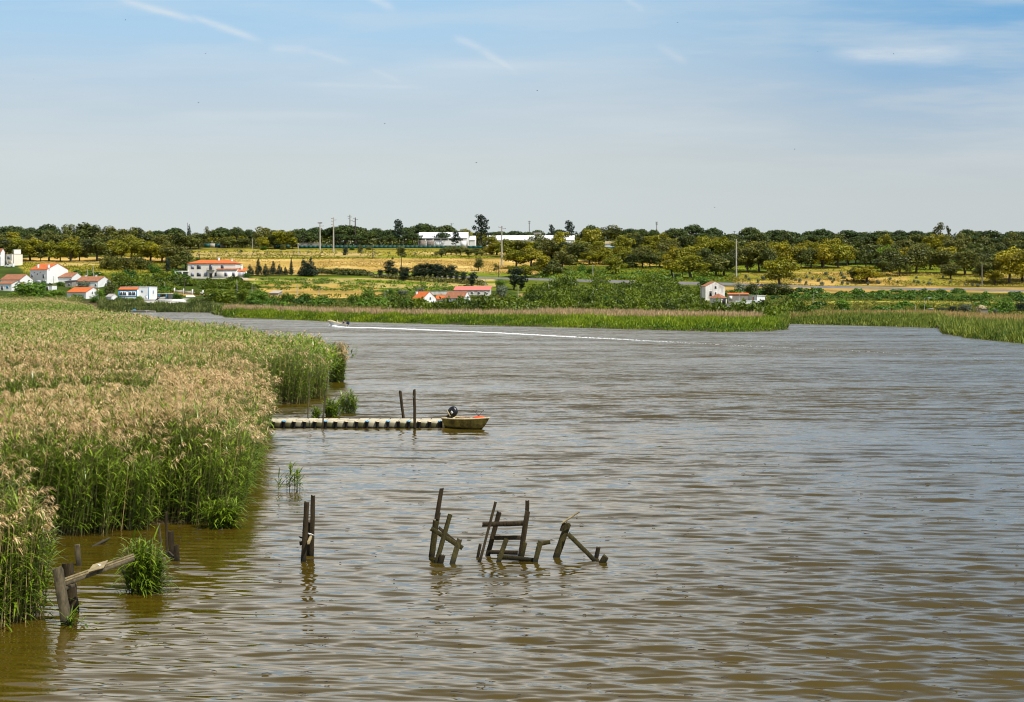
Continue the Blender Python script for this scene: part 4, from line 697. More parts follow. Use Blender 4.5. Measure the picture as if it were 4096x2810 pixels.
# ------------------------------------------------------------------ buildings
def quadm(mb, pts, m=0): mb.add(np.array(pts), [tuple(range(len(pts)))], m)
def slab(mb, pts, th, m=0):                       # a sloping roof pitch with thickness
    pts = [Vector(p) for p in pts]; n = (pts[1] - pts[0]).cross(pts[2] - pts[0]).normalized(); n = n if n.z > 0 else -n
    lo = [p - n * th * .3 for p in pts]; hi = [p + n * th * .7 for p in pts]; k = len(pts)
    mb.add(np.array([tuple(p) for p in lo + hi]), [tuple(range(k))[::-1]]); mb.add(np.array([tuple(p) for p in hi]), [tuple(range(k))])
    for i in range(k): j = (i + 1) % k; mb.add(np.array([tuple(p) for p in (lo[i], lo[j], hi[j], hi[i])]), [(0, 1, 2, 3)])
def house(name, label, cat, left, mid, right, yb, th, wall_h, roof='gable', rise=1.4, wm='white_wall', rm='roof_orange', wins=(), doors=(), chim=(), parapet=0, d=None, group=None, eave=.25, base=2.0):
    """front face from bearing left to mid, side face from mid to right, turned th degrees; corner at mid stands on the ground"""
    p = G(mid, yb) if d is None else Vector(((mid - CX) / F * d, d, float(zb(d)))); s = sc(p.y); a = R(th)
    Lf = (mid - left) / s / math.cos(a); Ls = (right - mid) / s / max(math.sin(a), .05) if right > mid else 6.0
    Ls = min(Ls, 16)
    o = thing(name, label, cat, p, -a, group); W = MB(); h = wall_h
    gab = rise if roof == 'gable' else 0
    prof = [(0, 0, -base), (0, 0, h)] + ([(0, Ls / 2, h + gab)] if gab else []) + [(0, Ls, h), (0, Ls, -base)]
    if roof == 'shed': prof = [(0, 0, -base), (0, 0, h), (0, Ls, h + rise), (0, Ls, -base)]
    k = len(prof); A = [Vector(q) for q in prof]; B = [q + Vector((-Lf, 0, 0)) for q in A]
    W.add(np.array([tuple(q) for q in A]), [tuple(range(k))[::-1]]); W.add(np.array([tuple(q) for q in B]), [tuple(range(k))])
    for i in range(k):
        j = (i + 1) % k
        if roof == 'flat' or not (1 <= i < k - 2): W.add(np.array([tuple(q) for q in (A[i], A[j], B[j], B[i])]), [(0, 1, 2, 3)])
    if parapet: box(W, (-Lf / 2, .12, h + parapet / 2), (Lf, .24, parapet)); box(W, (-.12, Ls / 2, h + parapet / 2), (.24, Ls - .5, parapet)); box(W, (-Lf + .12, Ls / 2, h + parapet / 2), (.24, Ls - .5, parapet))
    W.build('wall', M[wm], o); e = eave; Rf = MB(); sl_ = gab / (Ls / 2) if gab else 0
    if roof == 'gable':
        for y0, sg in ((0, -1), (Ls, 1)): slab(Rf, [(e * .5, y0 + sg * e, h - sl_ * e + .06), (e * .5, Ls / 2, h + gab + .06), (-Lf - e * .5, Ls / 2, h + gab + .06), (-Lf - e * .5, y0 + sg * e, h - sl_ * e + .06)], .14)
    elif roof == 'hip':
        q = Ls / 2; r1, r2 = (-q, Ls / 2, h + rise), (-Lf + q, Ls / 2, h + rise); c = [(e, -e, h), (e, Ls + e, h), (-Lf - e, Ls + e, h), (-Lf - e, -e, h)]
        c = [(x, y, z + .06) for x, y, z in c]
        slab(Rf, [c[3], c[0], r1, r2], .14); slab(Rf, [c[1], c[2], r2, r1], .14); slab(Rf, [c[0], c[1], r1], .14); slab(Rf, [c[2], c[3], r2], .14)
    elif roof == 'shed': slab(Rf, [(e, -e, h + .06 - e * rise / Ls), (e, Ls + e, h + rise + .06), (-Lf - e, Ls + e, h + rise + .06), (-Lf - e, -e, h + .06 - e * rise / Ls)], .14)
    else: box(Rf, (-Lf / 2, Ls / 2, h + .06), (Lf - (.5 if parapet else -.2), Ls - (.5 if parapet else -.2), .12))
    ro = Rf.build('roof', M[rm], o)
    for (u, v, hh, w_) in chim:
        ch = MB(); zr = h + (gab * (1 - abs(v - .5) * 2) if gab else rise * .6); bbox(ch, (-Lf * (1 - u), Ls * v, zr + hh / 2 - .5), (w_, w_, hh + 1), .03); bbox(ch, (-Lf * (1 - u), Ls * v, zr + hh + .08), (w_ * 1.3, w_ * 1.3, .14), .03); ch.build('chimney', M['white_wall'], ro)
    def opening(nm, f, u, z, w_, hh, fm, pm, inner):
        m1, m2 = MB(), MB()
        if f == 'f': x = -Lf * (1 - u); box(m1, (x, -.02, z + hh / 2), (w_ + .24, .10, hh + .24)); box(m2, (x, -.055, z + hh / 2), (w_, .08, hh))
        else: y = Ls * u; box(m1, (.02, y, z + hh / 2), (.10, w_ + .24, hh + .24)); box(m2, (.055, y, z + hh / 2), (.08, w_, hh))
        fo = m1.build(nm, M[fm], o); m2.build(inner, M[pm], fo)
    for q in wins: f, u, z, w_, hh = q[:5]; opening('window', f, u, z, w_, hh, q[5] if len(q) > 5 else wm, q[6] if len(q) > 6 else 'glass', 'pane')
    for q in doors: f, u, z, w_, hh = q[:5]; opening('door', f, u, z, w_, hh, q[5] if len(q) > 5 else wm, q[6] if len(q) > 6 else 'dark_pole', 'door_leaf')
    return o, Lf, Ls
def extra(name, mats, parent, fn, smooth=False):
    mb = MB(); fn(mb); return mb.build(name, M[mats] if isinstance(mats, str) else mats, parent, smooth=smooth)
house('house', 'cream two-storey house with garage at the upper left, highest of the village', 'house', 12, 47, 80, 1066, 42, 5.6, 'flat', wm='cream_wall', rm='roof_brown', parapet=0, wins=(('f', .5, 3.2, 2.0, 1.4, 'white'), ('f', .15, .8, .8, 2.0)), doors=(('f', .72, 0, 2.6, 2.3, 'cream_wall', 'timber_pale'),))
o, Lf, Ls = house('house', 'house at the left margin, half cut off, terracotta roof end', 'house', -60, 3, 14, 1066, 25, 6.4, 'gable', 1.8, 'white_wall', 'roof_brown', wins=(('f', .9, 3.6, 1.0, 1.3),))
house('side_building', 'tall white windowless wing right of the cream garage house', 'building', 46, 56, 80, 1062, 62, 6.6, 'flat', wm='white_wall', rm='roof_white', d=822)
house('house', 'tall white house with orange roof and two chimneys, biggest in the lower village', 'house', 102, 188, 250, 1138, 36, 6.3, 'gable', 2.6, 'white_wall', 'roof_orange', chim=((.33, .12, 1.6, .7), (.97, .1, 1.4, .7)),
      wins=(('f', .13, 3.1, 1.3, 1.5, 'white_wall', 'shutter'), ('f', .45, 4.1, .55, .6), ('f', .28, 4.9, .35, .4), ('f', .62, 4.9, .35, .4), ('f', .80, 2.6, 1.0, 1.7), ('f', .5, .1, 2.4, 1.4, 'white_wall', 'shutter'), ('f', .85, .1, 2.2, 1.4), ('s', .12, .2, .8, .5)))
house('house', 'long low house with weathered brown roof beside the tall white house', 'house', -10, 80, 112, 1152, 24, 3.4, 'gable', 2.2, 'white_wall', 'roof_brown', wins=(('f', .3, .9, 1, 1.2), ('f', .7, .9, 1, 1.2)))
house('house', 'white cottage with brown roof at the left margin, one blue window', 'house', -20, 46, 74, 1166, 24, 3.0, 'gable', 1.2, 'white_wall', 'roof_brown', wins=(('f', .72, 1.2, .9, 1.0, 'white', 'blue'), ('f', .35, .6, .9, 1.6)))
house('shed', 'small white lean-to at the left margin below the brown roofs', 'shed', 44, 76, 88, 1160, 20, 2.2, 'shed', .8, 'white_wall', 'roof_brown', doors=(('f', .3, 0, .9, 1.7),))
house('house', 'small house with dark brown roof and white gable behind the shed', 'house', 218, 288, 312, 1134, 18, 2.6, 'gable', 1.9, 'white_wall', 'roof_brown', wins=(('f', .9, 1, .7, .9),))
house('house', 'cottage with mottled terracotta roof and white gable', 'house', 292, 392, 424, 1152, 20, 2.7, 'gable', 2.0, 'white_wall', 'roof_brown', chim=((.1, .6, 1.0, .6), (.55, .6, 1.0, .6)), wins=(('s', .55, .9, .6, .8), ('f', .9, .8, .6, .8)))
house('shed', 'grey-blue shed with sloping roof left of the terracotta cottage', 'shed', 258, 288, 298, 1152, 15, 2.6, 'shed', .5, 'grey_wall', 'metal', wins=(('f', .6, 1, .6, .7),))
house('shed', 'small white flat shed right of the garden tree', 'shed', 178, 208, 220, 1164, 22, 2.1, 'flat', 0, 'white_wall', 'roof_brown', doors=(('f', .3, 0, 1.0, 1.6),))
house('cottage', 'orange-roofed white cottage nearest the reeds', 'house', 254, 344, 386, 1197, 30, 2.6, 'gable', 1.9, 'white_wall', 'roof_orange', chim=((.99, .85, .6, .35),), wins=(('s', .42, 2.0, .45, .9),), doors=(('f', .60, .1, .75, 1.4),))
house('shed', 'tiny white shed with grey pitched roof by the shore', 'shed', 420, 446, 464, 1208, 35, 1.9, 'gable', 1.0, 'white_wall', 'concrete', doors=(('s', .5, 0, .5, 1.2),))
# the blue-trimmed house
o, Lf, Ls = house('house', 'white house with orange porch roof, blue trim and a row of windows', 'house', 476, 596, 611, 1204, 10, 5.3, 'flat', 0, 'white_wall', 'white_wall', wins=(('f', .76, 3.3, .5, .6, 'shutter', 'blue'), ('s', .5, 2.8, .4, 1.0, 'blue', 'glass')), doors=(('f', .93, 0, .8, 1.9, 'blue', 'white'),))
extra('porch', 'white_wall', o, lambda m: box(m, (-Lf + 3.8, -.9, 1.1), (7.4, 1.7, 6.2)))
extra('porch_roof', 'roof_orange', o, lambda m: slab(m, [(-Lf - .1, -1.95, 4.22), (-Lf + 7.7, -1.95, 4.22), (-Lf + 7.7, .3, 5.2), (-Lf - .1, .3, 5.2)], .14))
def trim(m):
    box(m, (-Lf + 3.8, -1.79, 3.92), (7.7, .14, .42)); box(m, (-Lf + 3.8, -1.79, 1.72), (7.3, .12, .26)); box(m, (-Lf + .12, -1.79, 1.9), (.30, .12, 3.6)); box(m, (-Lf + 7.5, -1.79, 1.9), (.36, .12, 3.6)); box(m, (-.12, -.03, 2.6), (.24, .14, 5.2))
extra('trim', 'blue', o, trim)
for u in (.95, 2.45, 4.7, 6.2):
    w_ = extra('window', 'white', o, lambda m: box(m, (-Lf + u + .1, -1.78, 2.85), (1.35, .10, 1.4))); extra('pane', 'glass', w_, lambda m: (box(m, (-Lf + u - .2, -1.83, 2.85), (.52, .06, 1.15)), box(m, (-Lf + u + .42, -1.83, 2.85), (.52, .06, 1.15))))
# the mansion
o, Lf, Ls = house('mansion', 'large white two-storey mansion with an orange hipped roof on the slope', 'house', 746, 942, 952, 1113, 7, 6.3, 'hip', 1.75, 'cream_wall', 'roof_orange', chim=((.60, .42, 1.6, .8), (.88, .35, .9, .6)), eave=.35,
      wins=[('f', u, 4.1, w_, 1.5, 'shutter', 'glass' if k % 3 else 'shutter') for k, (u, w_) in enumerate(((.10, 1.2), (.235, 1.6), (.725, 1.1)))] + [('f', u, .9, w_, 1.4, 'shutter', 'glass' if k % 2 else 'shutter') for k, (u, w_) in enumerate(((.10, 1.2), (.235, 1.6), (.38, 1.2), (.60, 1.2), (.725, 1.1)))],
      doors=(('f', .49, 0, 1.4, 2.1, 'cream_wall', 'dark_pole'), ('f', .485, 3.7, 1.2, 2.1, 'shutter', 'glass')))
xb = -Lf * .515
extra('balcony', 'concrete', o, lambda m: box(m, (xb, -.6, 3.45), (3.4, 1.1, .18)))
extra('railing', 'metal', o, lambda m: ([box(m, (xb - 1.65 + i * .3, -1.12, 3.95), (.05, .05, .8)) for i in range(12)], box(m, (xb, -1.12, 4.38), (3.4, .08, .08))))
extra('wing', 'cream_wall', o, lambda m: box(m, (-3.4, -.9, .7), (9.0, 2.4, 5.6)))
extra('wing_roof', 'roof_brown', o, lambda m: slab(m, [(-8.1, -2.4, 3.55), (1.35, -2.4, 3.55), (1.35, .5, 4.2), (-8.1, .5, 4.2)], .16))
for x_, w_ in ((-3.7, 1.2), (-.2, 1.3)):
    q = extra('window', 'shutter', o, lambda m: box(m, (x_, -2.12, 1.6), (w_ + .2, .1, 1.7))); extra('pane', 'glass', q, lambda m: box(m, (x_, -2.16, 1.6), (w_ * .4, .08, 1.4)))
extra('annex', 'white_wall', o, lambda m: box(m, (2.75, .8, .5), (3.5, 3.4, 4.6)))
extra('annex_roof', 'roof_orange', o, lambda m: slab(m, [(1.1, -1.1, 2.9), (4.75, -1.1, 2.9), (4.75, 2.6, 4.4), (1.1, 2.6, 4.4)], .14))
q = extra('window', 'white', o, lambda m: box(m, (2.75, -.92, 1.5), (3.2, .1, 2.2)))
extra('pane', 'shutter', q, lambda m: [box(m, (1.55 + i * .6, -.96, 1.5), (.38, .08, 2.0)) for i in range(5)])
extra('chimney', 'white_wall', o, lambda m: (bbox(m, (2.5, .9, 4.2), (.8, .8, 3.0), .04), bbox(m, (2.5, .9, 5.8), (1.05, 1.05, .2), .04)))
extra('terrace_wall', 'concrete', o, lambda m: box(m, (-6, -4.2, -.9), (26, .4, 1.8)))
extra('carport', 'white_wall', o, lambda m: (box(m, (-Lf - 2.6, 1.5, 2.9), (6.2, 5, .35)), box(m, (-Lf - 5.4, -.8, .9), (.4, .4, 3.6)), box(m, (-Lf - 2.2, -.8, .9), (.4, .4, 3.6)), box(m, (-Lf - 2.6, 3.9, .6), (6.0, .3, 4.2))))
# fences, sheds and barns
mb, mp = MB(), MB(); fr = thing('garden_wall', 'low white garden wall with square pillars below the mansion', 'wall', G(700, 1168)); fo = fr.location
wl = [(608, 1157), (626, 1158), (662, 1160), (698, 1163), (736, 1166), (770, 1169), (812, 1173)]
for i, ((a_, ya), (b_, yb_)) in enumerate(zip(wl[:-1], wl[1:])):
    if i == 1: continue
    p, q = G(a_, ya + 8) - fo, G(b_, yb_ + 8) - fo; r_ = q - p; box(mb, tuple((p + q) / 2 + Vector((0, 0, .3))), (r_.length, .25, 1.5), rz=math.atan2(r_.y, r_.x))
mb.build('wall', M['concrete'], fr)
for a_, ya in wl[1:]: m1 = MB(); p = G(a_, ya + 8) - fo; bbox(m1, tuple(p + Vector((0, -.05, .55))), (.5, .5, 2.6), .04); m1.build('pillar', M['white_wall'], fr)
house('warehouse', 'long white warehouse with a bright sheet roof on the crest', 'building', 1671, 1868, 1876, 993, 6, 5.4, 'gable', 3.2, 'white_wall', 'roof_white', d=938, wins=[('f', .08 + i * .155, 4.2, 3.4, .7, 'concrete', 'glass') for i in range(6)], doors=[('f', .085, 0, 4.0, 3.8, 'concrete', 'bark_pale'), ('f', .255, 0, 4.0, 3.8, 'concrete', 'bark_pale'), ('f', .42, 0, 4.0, 3.8, 'concrete', 'white_wall'), ('f', .93, 0, 3.0, 3.6, 'concrete', 'white_wall')], eave=.3)
house('storehouse', 'small white annex shed at the right end of the long warehouse', 'building', 1878, 1900, 1904, 993, 12, 4.6, 'gable', 1.8, 'white_wall', 'roof_white', d=936)
house('warehouse', 'second white warehouse roof, half hidden behind the cork oaks', 'building', 1946, 2296, 2304, 995, 4, 4.2, 'gable', 2.8, 'white_wall', 'roof_white', d=945)
house('roof_hut', 'plain grey box building above the second warehouse roof', 'building', 2128, 2162, 2166, 992, 10, 8.6, 'flat', 0, 'concrete', 'concrete', d=968, wins=(('f', .75, 6.8, .7, .7),))
house('hut', 'small white hut among the trees on the right of the crest', 'building', 2420, 2466, 2472, 1002, 12, 2.9, 'gable', 1.3, 'white_wall', 'timber_pale', d=925)
house('shelter', 'low grey flat-roofed shelter behind the green fence', 'building', 1188, 1276, 1282, 992, 8, 2.6, 'flat', 0, 'grey_wall', 'concrete', d=940)
for i, (x0, x1, dd, hh, mt, lb) in enumerate(((818, 902, 937, 2.3, None, 'pale panel fence with green panels above the mansion'), (1094, 1160, 934, 1.6, 'green_fence', 'short dark green sheet fence left of the poles'), (1196, 1850, 931, 1.5, 'green_fence', 'long dark green sheet fence along the crest'), (1870, 1930, 929, 1.5, 'green_fence', 'green sheet fence piece right of the warehouse'), (2425, 2476, 922, 1.4, 'green_fence', 'green sheet fence under the small white hut'), (2583, 2650, 922, 1.5, 'green_fence', 'green sheet fence piece in the gap between oaks on the right'))):
    a_, b_ = Vector(((x0 - CX) / F * dd, dd, float(zb(dd)))), Vector(((x1 - CX) / F * dd, dd, float(zb(dd)))); n = max(2, int((b_ - a_).x / 2.4)); f_ = thing('sheet_fence', lb, 'fence', a_); st = (b_.x - a_.x) / n
    if mt: extra('sheeting', mt, f_, lambda m: [box(m, (st * (k + .5), .04 * (k % 2), hh / 2), (st + .02, .05, hh)) for k in range(n)])
    else:
        extra('pale_sheeting', 'concrete', f_, lambda m: [box(m, (st * (k + .5), 0, hh / 2), (st, .05, hh)) for k in range(n) if k not in (0, n // 2)]); extra('green_sheeting', 'green_fence', f_, lambda m: [box(m, (st * (k + .5), .02, hh / 2), (st, .05, hh)) for k in (0, n // 2)])
    extra('fence_frame', 'metal', f_, lambda m: ([box(m, (st * k, .12, hh / 2 - .1), (.08, .08, hh + .2)) for k in range(n + 1)], box(m, (st * n / 2, .12, hh * .8), (st * n, .06, .06))))
# farm group in the middle
o, Lf, Ls = house('barn', 'long low barn with a pink sheet roof and five small openings', 'barn', 1816, 1958, 1964, 1184, 6, 2.2, 'shed', 1.5, 'stained_wall', 'roof_pink', wins=[('f', .13 + i * .19, .9, .8, .6) for i in range(5)], eave=.3)
house('wall_ruin', 'roofless grey wall joining the left end of the pink-roofed barn', 'building', 1712, 1812, 1816, 1182, 4, 1.6, 'flat', 0, 'stained_wall', 'concrete')
house('cottage', 'white cottage with bright orange roof among the canes, left of three', 'house', 1648, 1692, 1742, 1216, 46, 2.0, 'gable', 2.5, 'white_wall', 'roof_orange', wins=(('s', .55, 1.6, .5, 1.0), ('s', .8, .3, .5, .9)), chim=((.0, .3, .9, .6),))
house('cottage', 'low orange-roofed cottage in the middle of the three among the canes', 'house', 1741, 1778, 1784, 1212, 14, 1.4, 'shed', 1.3, 'white_wall', 'roof_orange')
house('cottage', 'cottage with weathered orange roof and narrow white gable, right of three', 'house', 1778, 1856, 1880, 1214, 24, 2.0, 'gable', 2.4, 'white_wall', 'roof_brown', wins=(('s', .5, 1.9, .5, .9),))
# ruined house and sheds at the right; black panels paint the shade inside openings
o, Lf, Ls = house('ruined_house', 'derelict two-storey white house with stained walls and black openings', 'house', 2806, 2822, 2904, 1206, 66, 5.6, 'gable', 1.9, 'stained_wall', 'roof_brown', wins=(('s', .26, 2.0, .9, 1.9, 'stained_wall', 'black'), ('s', .52, 2.2, .55, 1.4, 'stained_wall', 'black'), ('s', .52, 4.9, .65, 1.0, 'stained_wall', 'black')), eave=.1)
o, Lf, Ls = house('lean_to', 'open lean-to with a sagging tiled roof in front of the derelict house', 'shed', 2842, 2884, 2912, 1218, 35, 2.2, 'hip', 1.7, 'stained_wall', 'roof_brown', doors=(('s', .5, 0, 2.6, 2.0, 'bark', 'black'), ('f', .45, .9, .9, .8, 'timber', 'stained_wall')))
house('block_shed', 'grey block shed with an orange roof edge right of the derelict house', 'shed', 2914, 2994, 2997, 1213, 4, 3.2, 'shed', .5, 'grey_wall', 'roof_orange', wins=(('f', .12, 1.2, 1.0, 1.4, 'concrete', 'cream_wall'),), base=3)
house('white_shed', 'white shed with a sloping roof at the right end of the farm', 'shed', 2996, 3024, 3064, 1214, 58, 2.9, 'shed', -.2, 'white_wall', 'roof_white', wins=(('f', .7, .4, .7, 2.0, 'white_wall', 'roof_orange'),), doors=(('s', .78, 0, 1.3, 1.4, 'white_wall', 'black'),))
house('low_shed', 'low white flat roof in front of the block shed', 'shed', 2944, 3046, 3050, 1222, 5, 1.4, 'flat', 0, 'white_wall', 'roof_white', d=632)
house('low_shed', 'tiny white flat roof half hidden in the scrub below the block shed', 'shed', 2904, 2958, 2962, 1236, 5, 1.5, 'flat', 0, 'grey_wall', 'roof_white', d=560)
house('hut', 'small grey sheet hut on the right shore', 'shed', 3926, 3952, 3957, 1262, 14, 1.5, 'flat', 0, 'grey_wall', 'metal', d=452)
house('hut', 'little shelter with a pale roof beside the lamp post on the right shore', 'shed', 3716, 3732, 3736, 1254, 12, 1.3, 'flat', 0, 'dark_pole', 'roof_white', d=470)
house('pump_box', 'small white box with a dark opening in the canes', 'box', 2449, 2455, 2458, 1196, 20, 1.5, 'flat', 0, 'white_wall', 'white_wall', d=650, wins=(('f', .5, .6, .35, .4, 'white_wall', 'black'),))  # shade inside the opening is painted as a black panel
house('pump_box', 'second small white box lower down in the canes', 'box', 2561, 2569, 2573, 1213, 20, 1.6, 'flat', 0, 'white_wall', 'white_wall', d=610, wins=(('f', .5, .7, .4, .3, 'white_wall', 'black'),))
house('hovel', 'white wall fragments showing through the canes left of the dark round bush', 'building', 2266, 2310, 2318, 1222, 12, 2.0, 'flat', 0, 'stained_wall', 'concrete', d=585, wins=(('f', .6, .9, .6, .6, 'stained_wall', 'black'),))
house('buried_shed', 'half-buried shed with a pale curved roof edge behind the bright bush', 'shed', 1074, 1112, 1126, 1184, 30, 1.0, 'shed', .9, 'grey_wall', 'concrete')
hp = G(3925, 1252); hb = MB(); rr = np.random.default_rng(9)
for i in range(14): a_ = i * .9; rings = [[(math.cos(t) * 1.3 * q + rr.uniform(-.1, .1), math.sin(t) * 1.0 * q + rr.uniform(-.1, .1), z_ + rr.uniform(-.08, .08)) for t in np.linspace(0, 6.28, 11)[:-1]] for z_, q in ((0, 1), (.5, 1.1), (1.1, 1.0), (1.7, .7), (2.0, .25))]
loft(hb, rings); P_ = rr.normal(0, .5, (260, 3)) * (1.2, 1, .8) + (0, 0, 1.0); cards(hb, P_, .35, rr); tag(setloc(hb.build('straw_heap', M['timber_pale'], smooth=True), At(3925, 1250, 470)), 'tan heap of straw behind the grey hut', 'straw heap')
# ------------------------------------------------------------------ poles and masts
def pole(name, label, px, top, base, w_, mt='concrete', heads=(), d=None, cat='pole', lamp=0, group=None, tilt=0):
    p = G(px, base) if d is None else Vector(((px - CX) / F * d, d, float(zb(d)))); d = p.y; ht = (H - (top - YH) * d / F) - p.z; k = d / F
    o = thing(name, label, cat, p, 0, group); extra('mast', mt, o, lambda m: tube(m, [(0, 0, -.5), (tilt * ht * .5, 0, ht * .5), (tilt * ht, 0, ht)], [w_ * k * .62, w_ * k * .5, w_ * k * .36], 8))
    for (dz, hw, off) in heads:
        extra('crossarm', 'dark_pole', o, lambda m: (box(m, (off * k, -.1, ht - dz * k), (hw * 2 * k, .14, .16)), [tube(m, [(off * k + sx * hw * k * .92, -.1, ht - dz * k), (off * k + sx * hw * k * .92, -.1, ht - dz * k + .35)], .07, 6) for sx in (-1, 1)]))
    if lamp:
        a_ = extra('lamp_arm', 'metal', o, lambda m: tube(m, [(0, 0, ht - .1), (.4, -.3, ht + .15), (.9, -.6, ht + .2)], .05, 6)); extra('lamp_head', 'white', a_, lambda m: bbox(m, (1.1, -.7, ht + .2), (.7, .32, .2), .06))
    return o
P1 = pole('power_pole', 'floodlight pole with a T-shaped head, left of three big poles', 1280, 892, 1002, 5.5, heads=((2, 8, 0), (13, 8, 6)))
extra('floodlight', 'metal', P1, lambda m: [bbox(m, ((i - 1.5) * .65, -.15, 14.2 + .5), (.5, .4, .55), .08) for i in range(4)])
P2 = pole('power_pole', 'concrete power pole with staggered arms, second of the big poles', 1334, 871, 1008, 5.5, heads=((4, 6, -4), (10, 6, 5), (15, 5, -4), (29, 5, -4)))
P3 = pole('power_pole', 'tallest concrete power pole, rising well above the pines', 1400, 860, 982, 6, heads=((7, 5, -4), (9, 4, 4), (15, 4, -4), (24, 5, 5)))
P4 = pole('power_pole', 'dark power pole just right of the tallest one', 1421, 871, 985, 5, 'dark_pole', heads=((5, 5, -4), (8, 6, 5), (16, 5, -5)), d=965)
P5 = pole('power_pole', 'pale concrete power pole in front of the second warehouse', 2007, 905, 1064, 6, heads=((5, 8, -5), (11, 8, 8)))
pole('power_pole', 'thin mast alone on the skyline right of the second pole arms', 2117, 884, 990, 3, 'dark_pole', heads=((3, 5, 0), (10, 4, 0)), d=985)
pole('power_pole', 'short skyline mast between flat pines on the right', 2627, 888, 990, 3, 'dark_pole', heads=((2, 4, 0), (6, 5, 0), (12, 4, 0)), d=985)
pole('power_pole', 'small crossed pole top peeking over the pines above the warehouse', 1807, 893, 985, 2.5, 'dark_pole', heads=((4, 7, 0),), d=990)
pole('power_pole', 'pole tip barely showing over the pines left of the tall bare mast', 2938, 925, 985, 2.5, 'dark_pole', heads=((3, 6, 0),), d=985)
pole('bare_mast', 'tall bare tapering concrete mast above the ruined house', 2945, 958, 1110, 6, 'concrete', cat='mast')
pole('globe_mast', 'thin mast with a globe top on the skyline above the mansion', 750, 892, 992, 2, 'metal', d=955, cat='mast')
for px, top, base, lb in ((868, 988, 1070, 'dark thin pole behind the mansion roof'), (1193, 985, 1022, 'thin pole in the upper straw field'), (1009, 955, 997, 'thin pale pole among the crest oaks'), (1491, 976, 1038, 'thin dark pole left of the lone field tree'), (1995, 1048, 1112, 'dark wooden pole by the road at the field end'), (1943, 1108, 1150, 'grey pole above the pink barn'), (1825, 1152, 1178, 'thin pole in front of the barn wall'), (2072, 1146, 1200, 'grey pole right of the barn'), (2194, 1136, 1182, 'pale pole among the canes'), (2371, 1058, 1108, 'thin grey pole in the green hollow'), (2411, 1156, 1186, 'pole amid the canes, right of the dark bush'), (2695, 1090, 1118, 'short white post under the cork oaks'), (2730, 1066, 1116, 'dark post at the trunk of the big front oak'), (2805, 1146, 1222, 'dark pole at the left corner of the ruined house'), (3026, 1140, 1218, 'dark pole in front of the white shed'),
                          (20, 1000, 1068, 'dark pole at the left margin by the cream house'), (53, 1005, 1068, 'dark pole in front of the garage'), (350, 1076, 1116, 'thin pole on the grassy slope, left of two'), (373, 1060, 1116, 'thin pole on the grassy slope, right of two'), (384, 1100, 1128, 'short dark pole by the terracotta cottage'), (215, 1105, 1140, 'grey pole beside the tall white house gable'), (659, 1128, 1168, 'pole behind the garden wall'), (738, 1112, 1176, 'bent dark street pole below the mansion'), (948, 1122, 1180, 'grey pole in front of the mansion terrace'), (1190, 1136, 1186, 'pole on the straw strip'), (3662, 1222, 1256, 'short pole left of the thin lamp post'), (3928, 1052, 1146, 'thin pole in front of the oaks on the right road'), (798, 1016, 1042, 'dark short pole above the mansion roof')):
    pole('utility_pole', lb, px, top, base, 2.6, 'dark_pole' if 'dark' in lb else 'concrete', heads=((3, 4, 0),) if px in (868, 2805, 3026, 798) else ())
for px, top, base, lb in ((1008, 1132, 1182, 'street lamp below the right end of the mansion'), (1278, 1154, 1182, 'street lamp at the left end of the straw strip'), (1540, 1164, 1190, 'street lamp at the right end of the straw strip'), (2134, 1154, 1186, 'street lamp above the spreading green tree'), (2374, 1162, 1204, 'street lamp left of the dark glossy bush'), (2957, 1172, 1218, 'street lamp in front of the block shed'), (3255, 1172, 1216, 'lamp post alone on the flat right of the sheds'), (3698, 1196, 1254, 'thin lamp post on the right shore'), (390, 1098, 1130, 'street lamp above the terracotta cottage')):
    pole('street_lamp', lb, px, top, base, 2.2, 'concrete', lamp=1, cat='street lamp')
# leaning stakes in the straw field
for i, px in enumerate((785, 838, 895, 950, 1008, 1062, 1115, 1170, 1226, 1280, 1335, 1440, 1492, 1550, 1655)):
    p = G(px, 1024 + (6 if px > 1500 else 0)); random.seed(i); ln = random.uniform(.6, 1.2); o_ = MB(); tube(o_, [(0, 0, -.2), (ln * .6, 0, 1.1), (ln * 1.2, .1, 2.0)], [.13, .10, .06], 6)
    g = MB(); cards(g, np.random.default_rng(i).normal(0, .4, (30, 3)) + (ln * 1.2, 0, 2.1), .3, np.random.default_rng(i))
    r_ = thing('leaning_sapling', f'leaning grey sapling in the straw field, {ORD[i]} of the row from the mansion', 'sapling', p, 0, 'leaning saplings in the straw field'); o_.build('trunk', M['bark'], r_); g.build('crown', M['olive'], r_)
# parked van
p = G(38, 1072); v = thing('parked_van', 'small white van parked in front of the garage', 'van', p, R(-10))
def vbody(m):
    pr = [(-2.1, .35), (-2.1, .95), (-1.3, 1.1), (-.75, 1.75), (2.0, 1.8), (2.1, 1.0), (2.1, .35)]
    loft(m, [[(x, y, z) for x, z in pr] for y in (-.8, -.85, .85, .8)][0:4])
extra('body', 'white', v, vbody); extra('windscreen', 'glass', v, lambda m: slab(m, [(-1.32, -.7, 1.12), (-1.32, .7, 1.12), (-.80, .7, 1.72), (-.80, -.7, 1.72)], .04)); extra('side_window', 'glass', v, lambda m: box(m, (-.35, -.85, 1.42), (.8, .05, .42)))
for x in (-1.3, 1.35):
    for y in (-.8, .8):
        w_ = extra('wheel', 'black', v, lambda m: tube(m, [(x, y - .1, .32), (x, y + .1, .32)], .32, 14)); extra('rim', 'metal', w_, lambda m: tube(m, [(x, y - .12, .32), (x, y + .12, .32)], .18, 10))
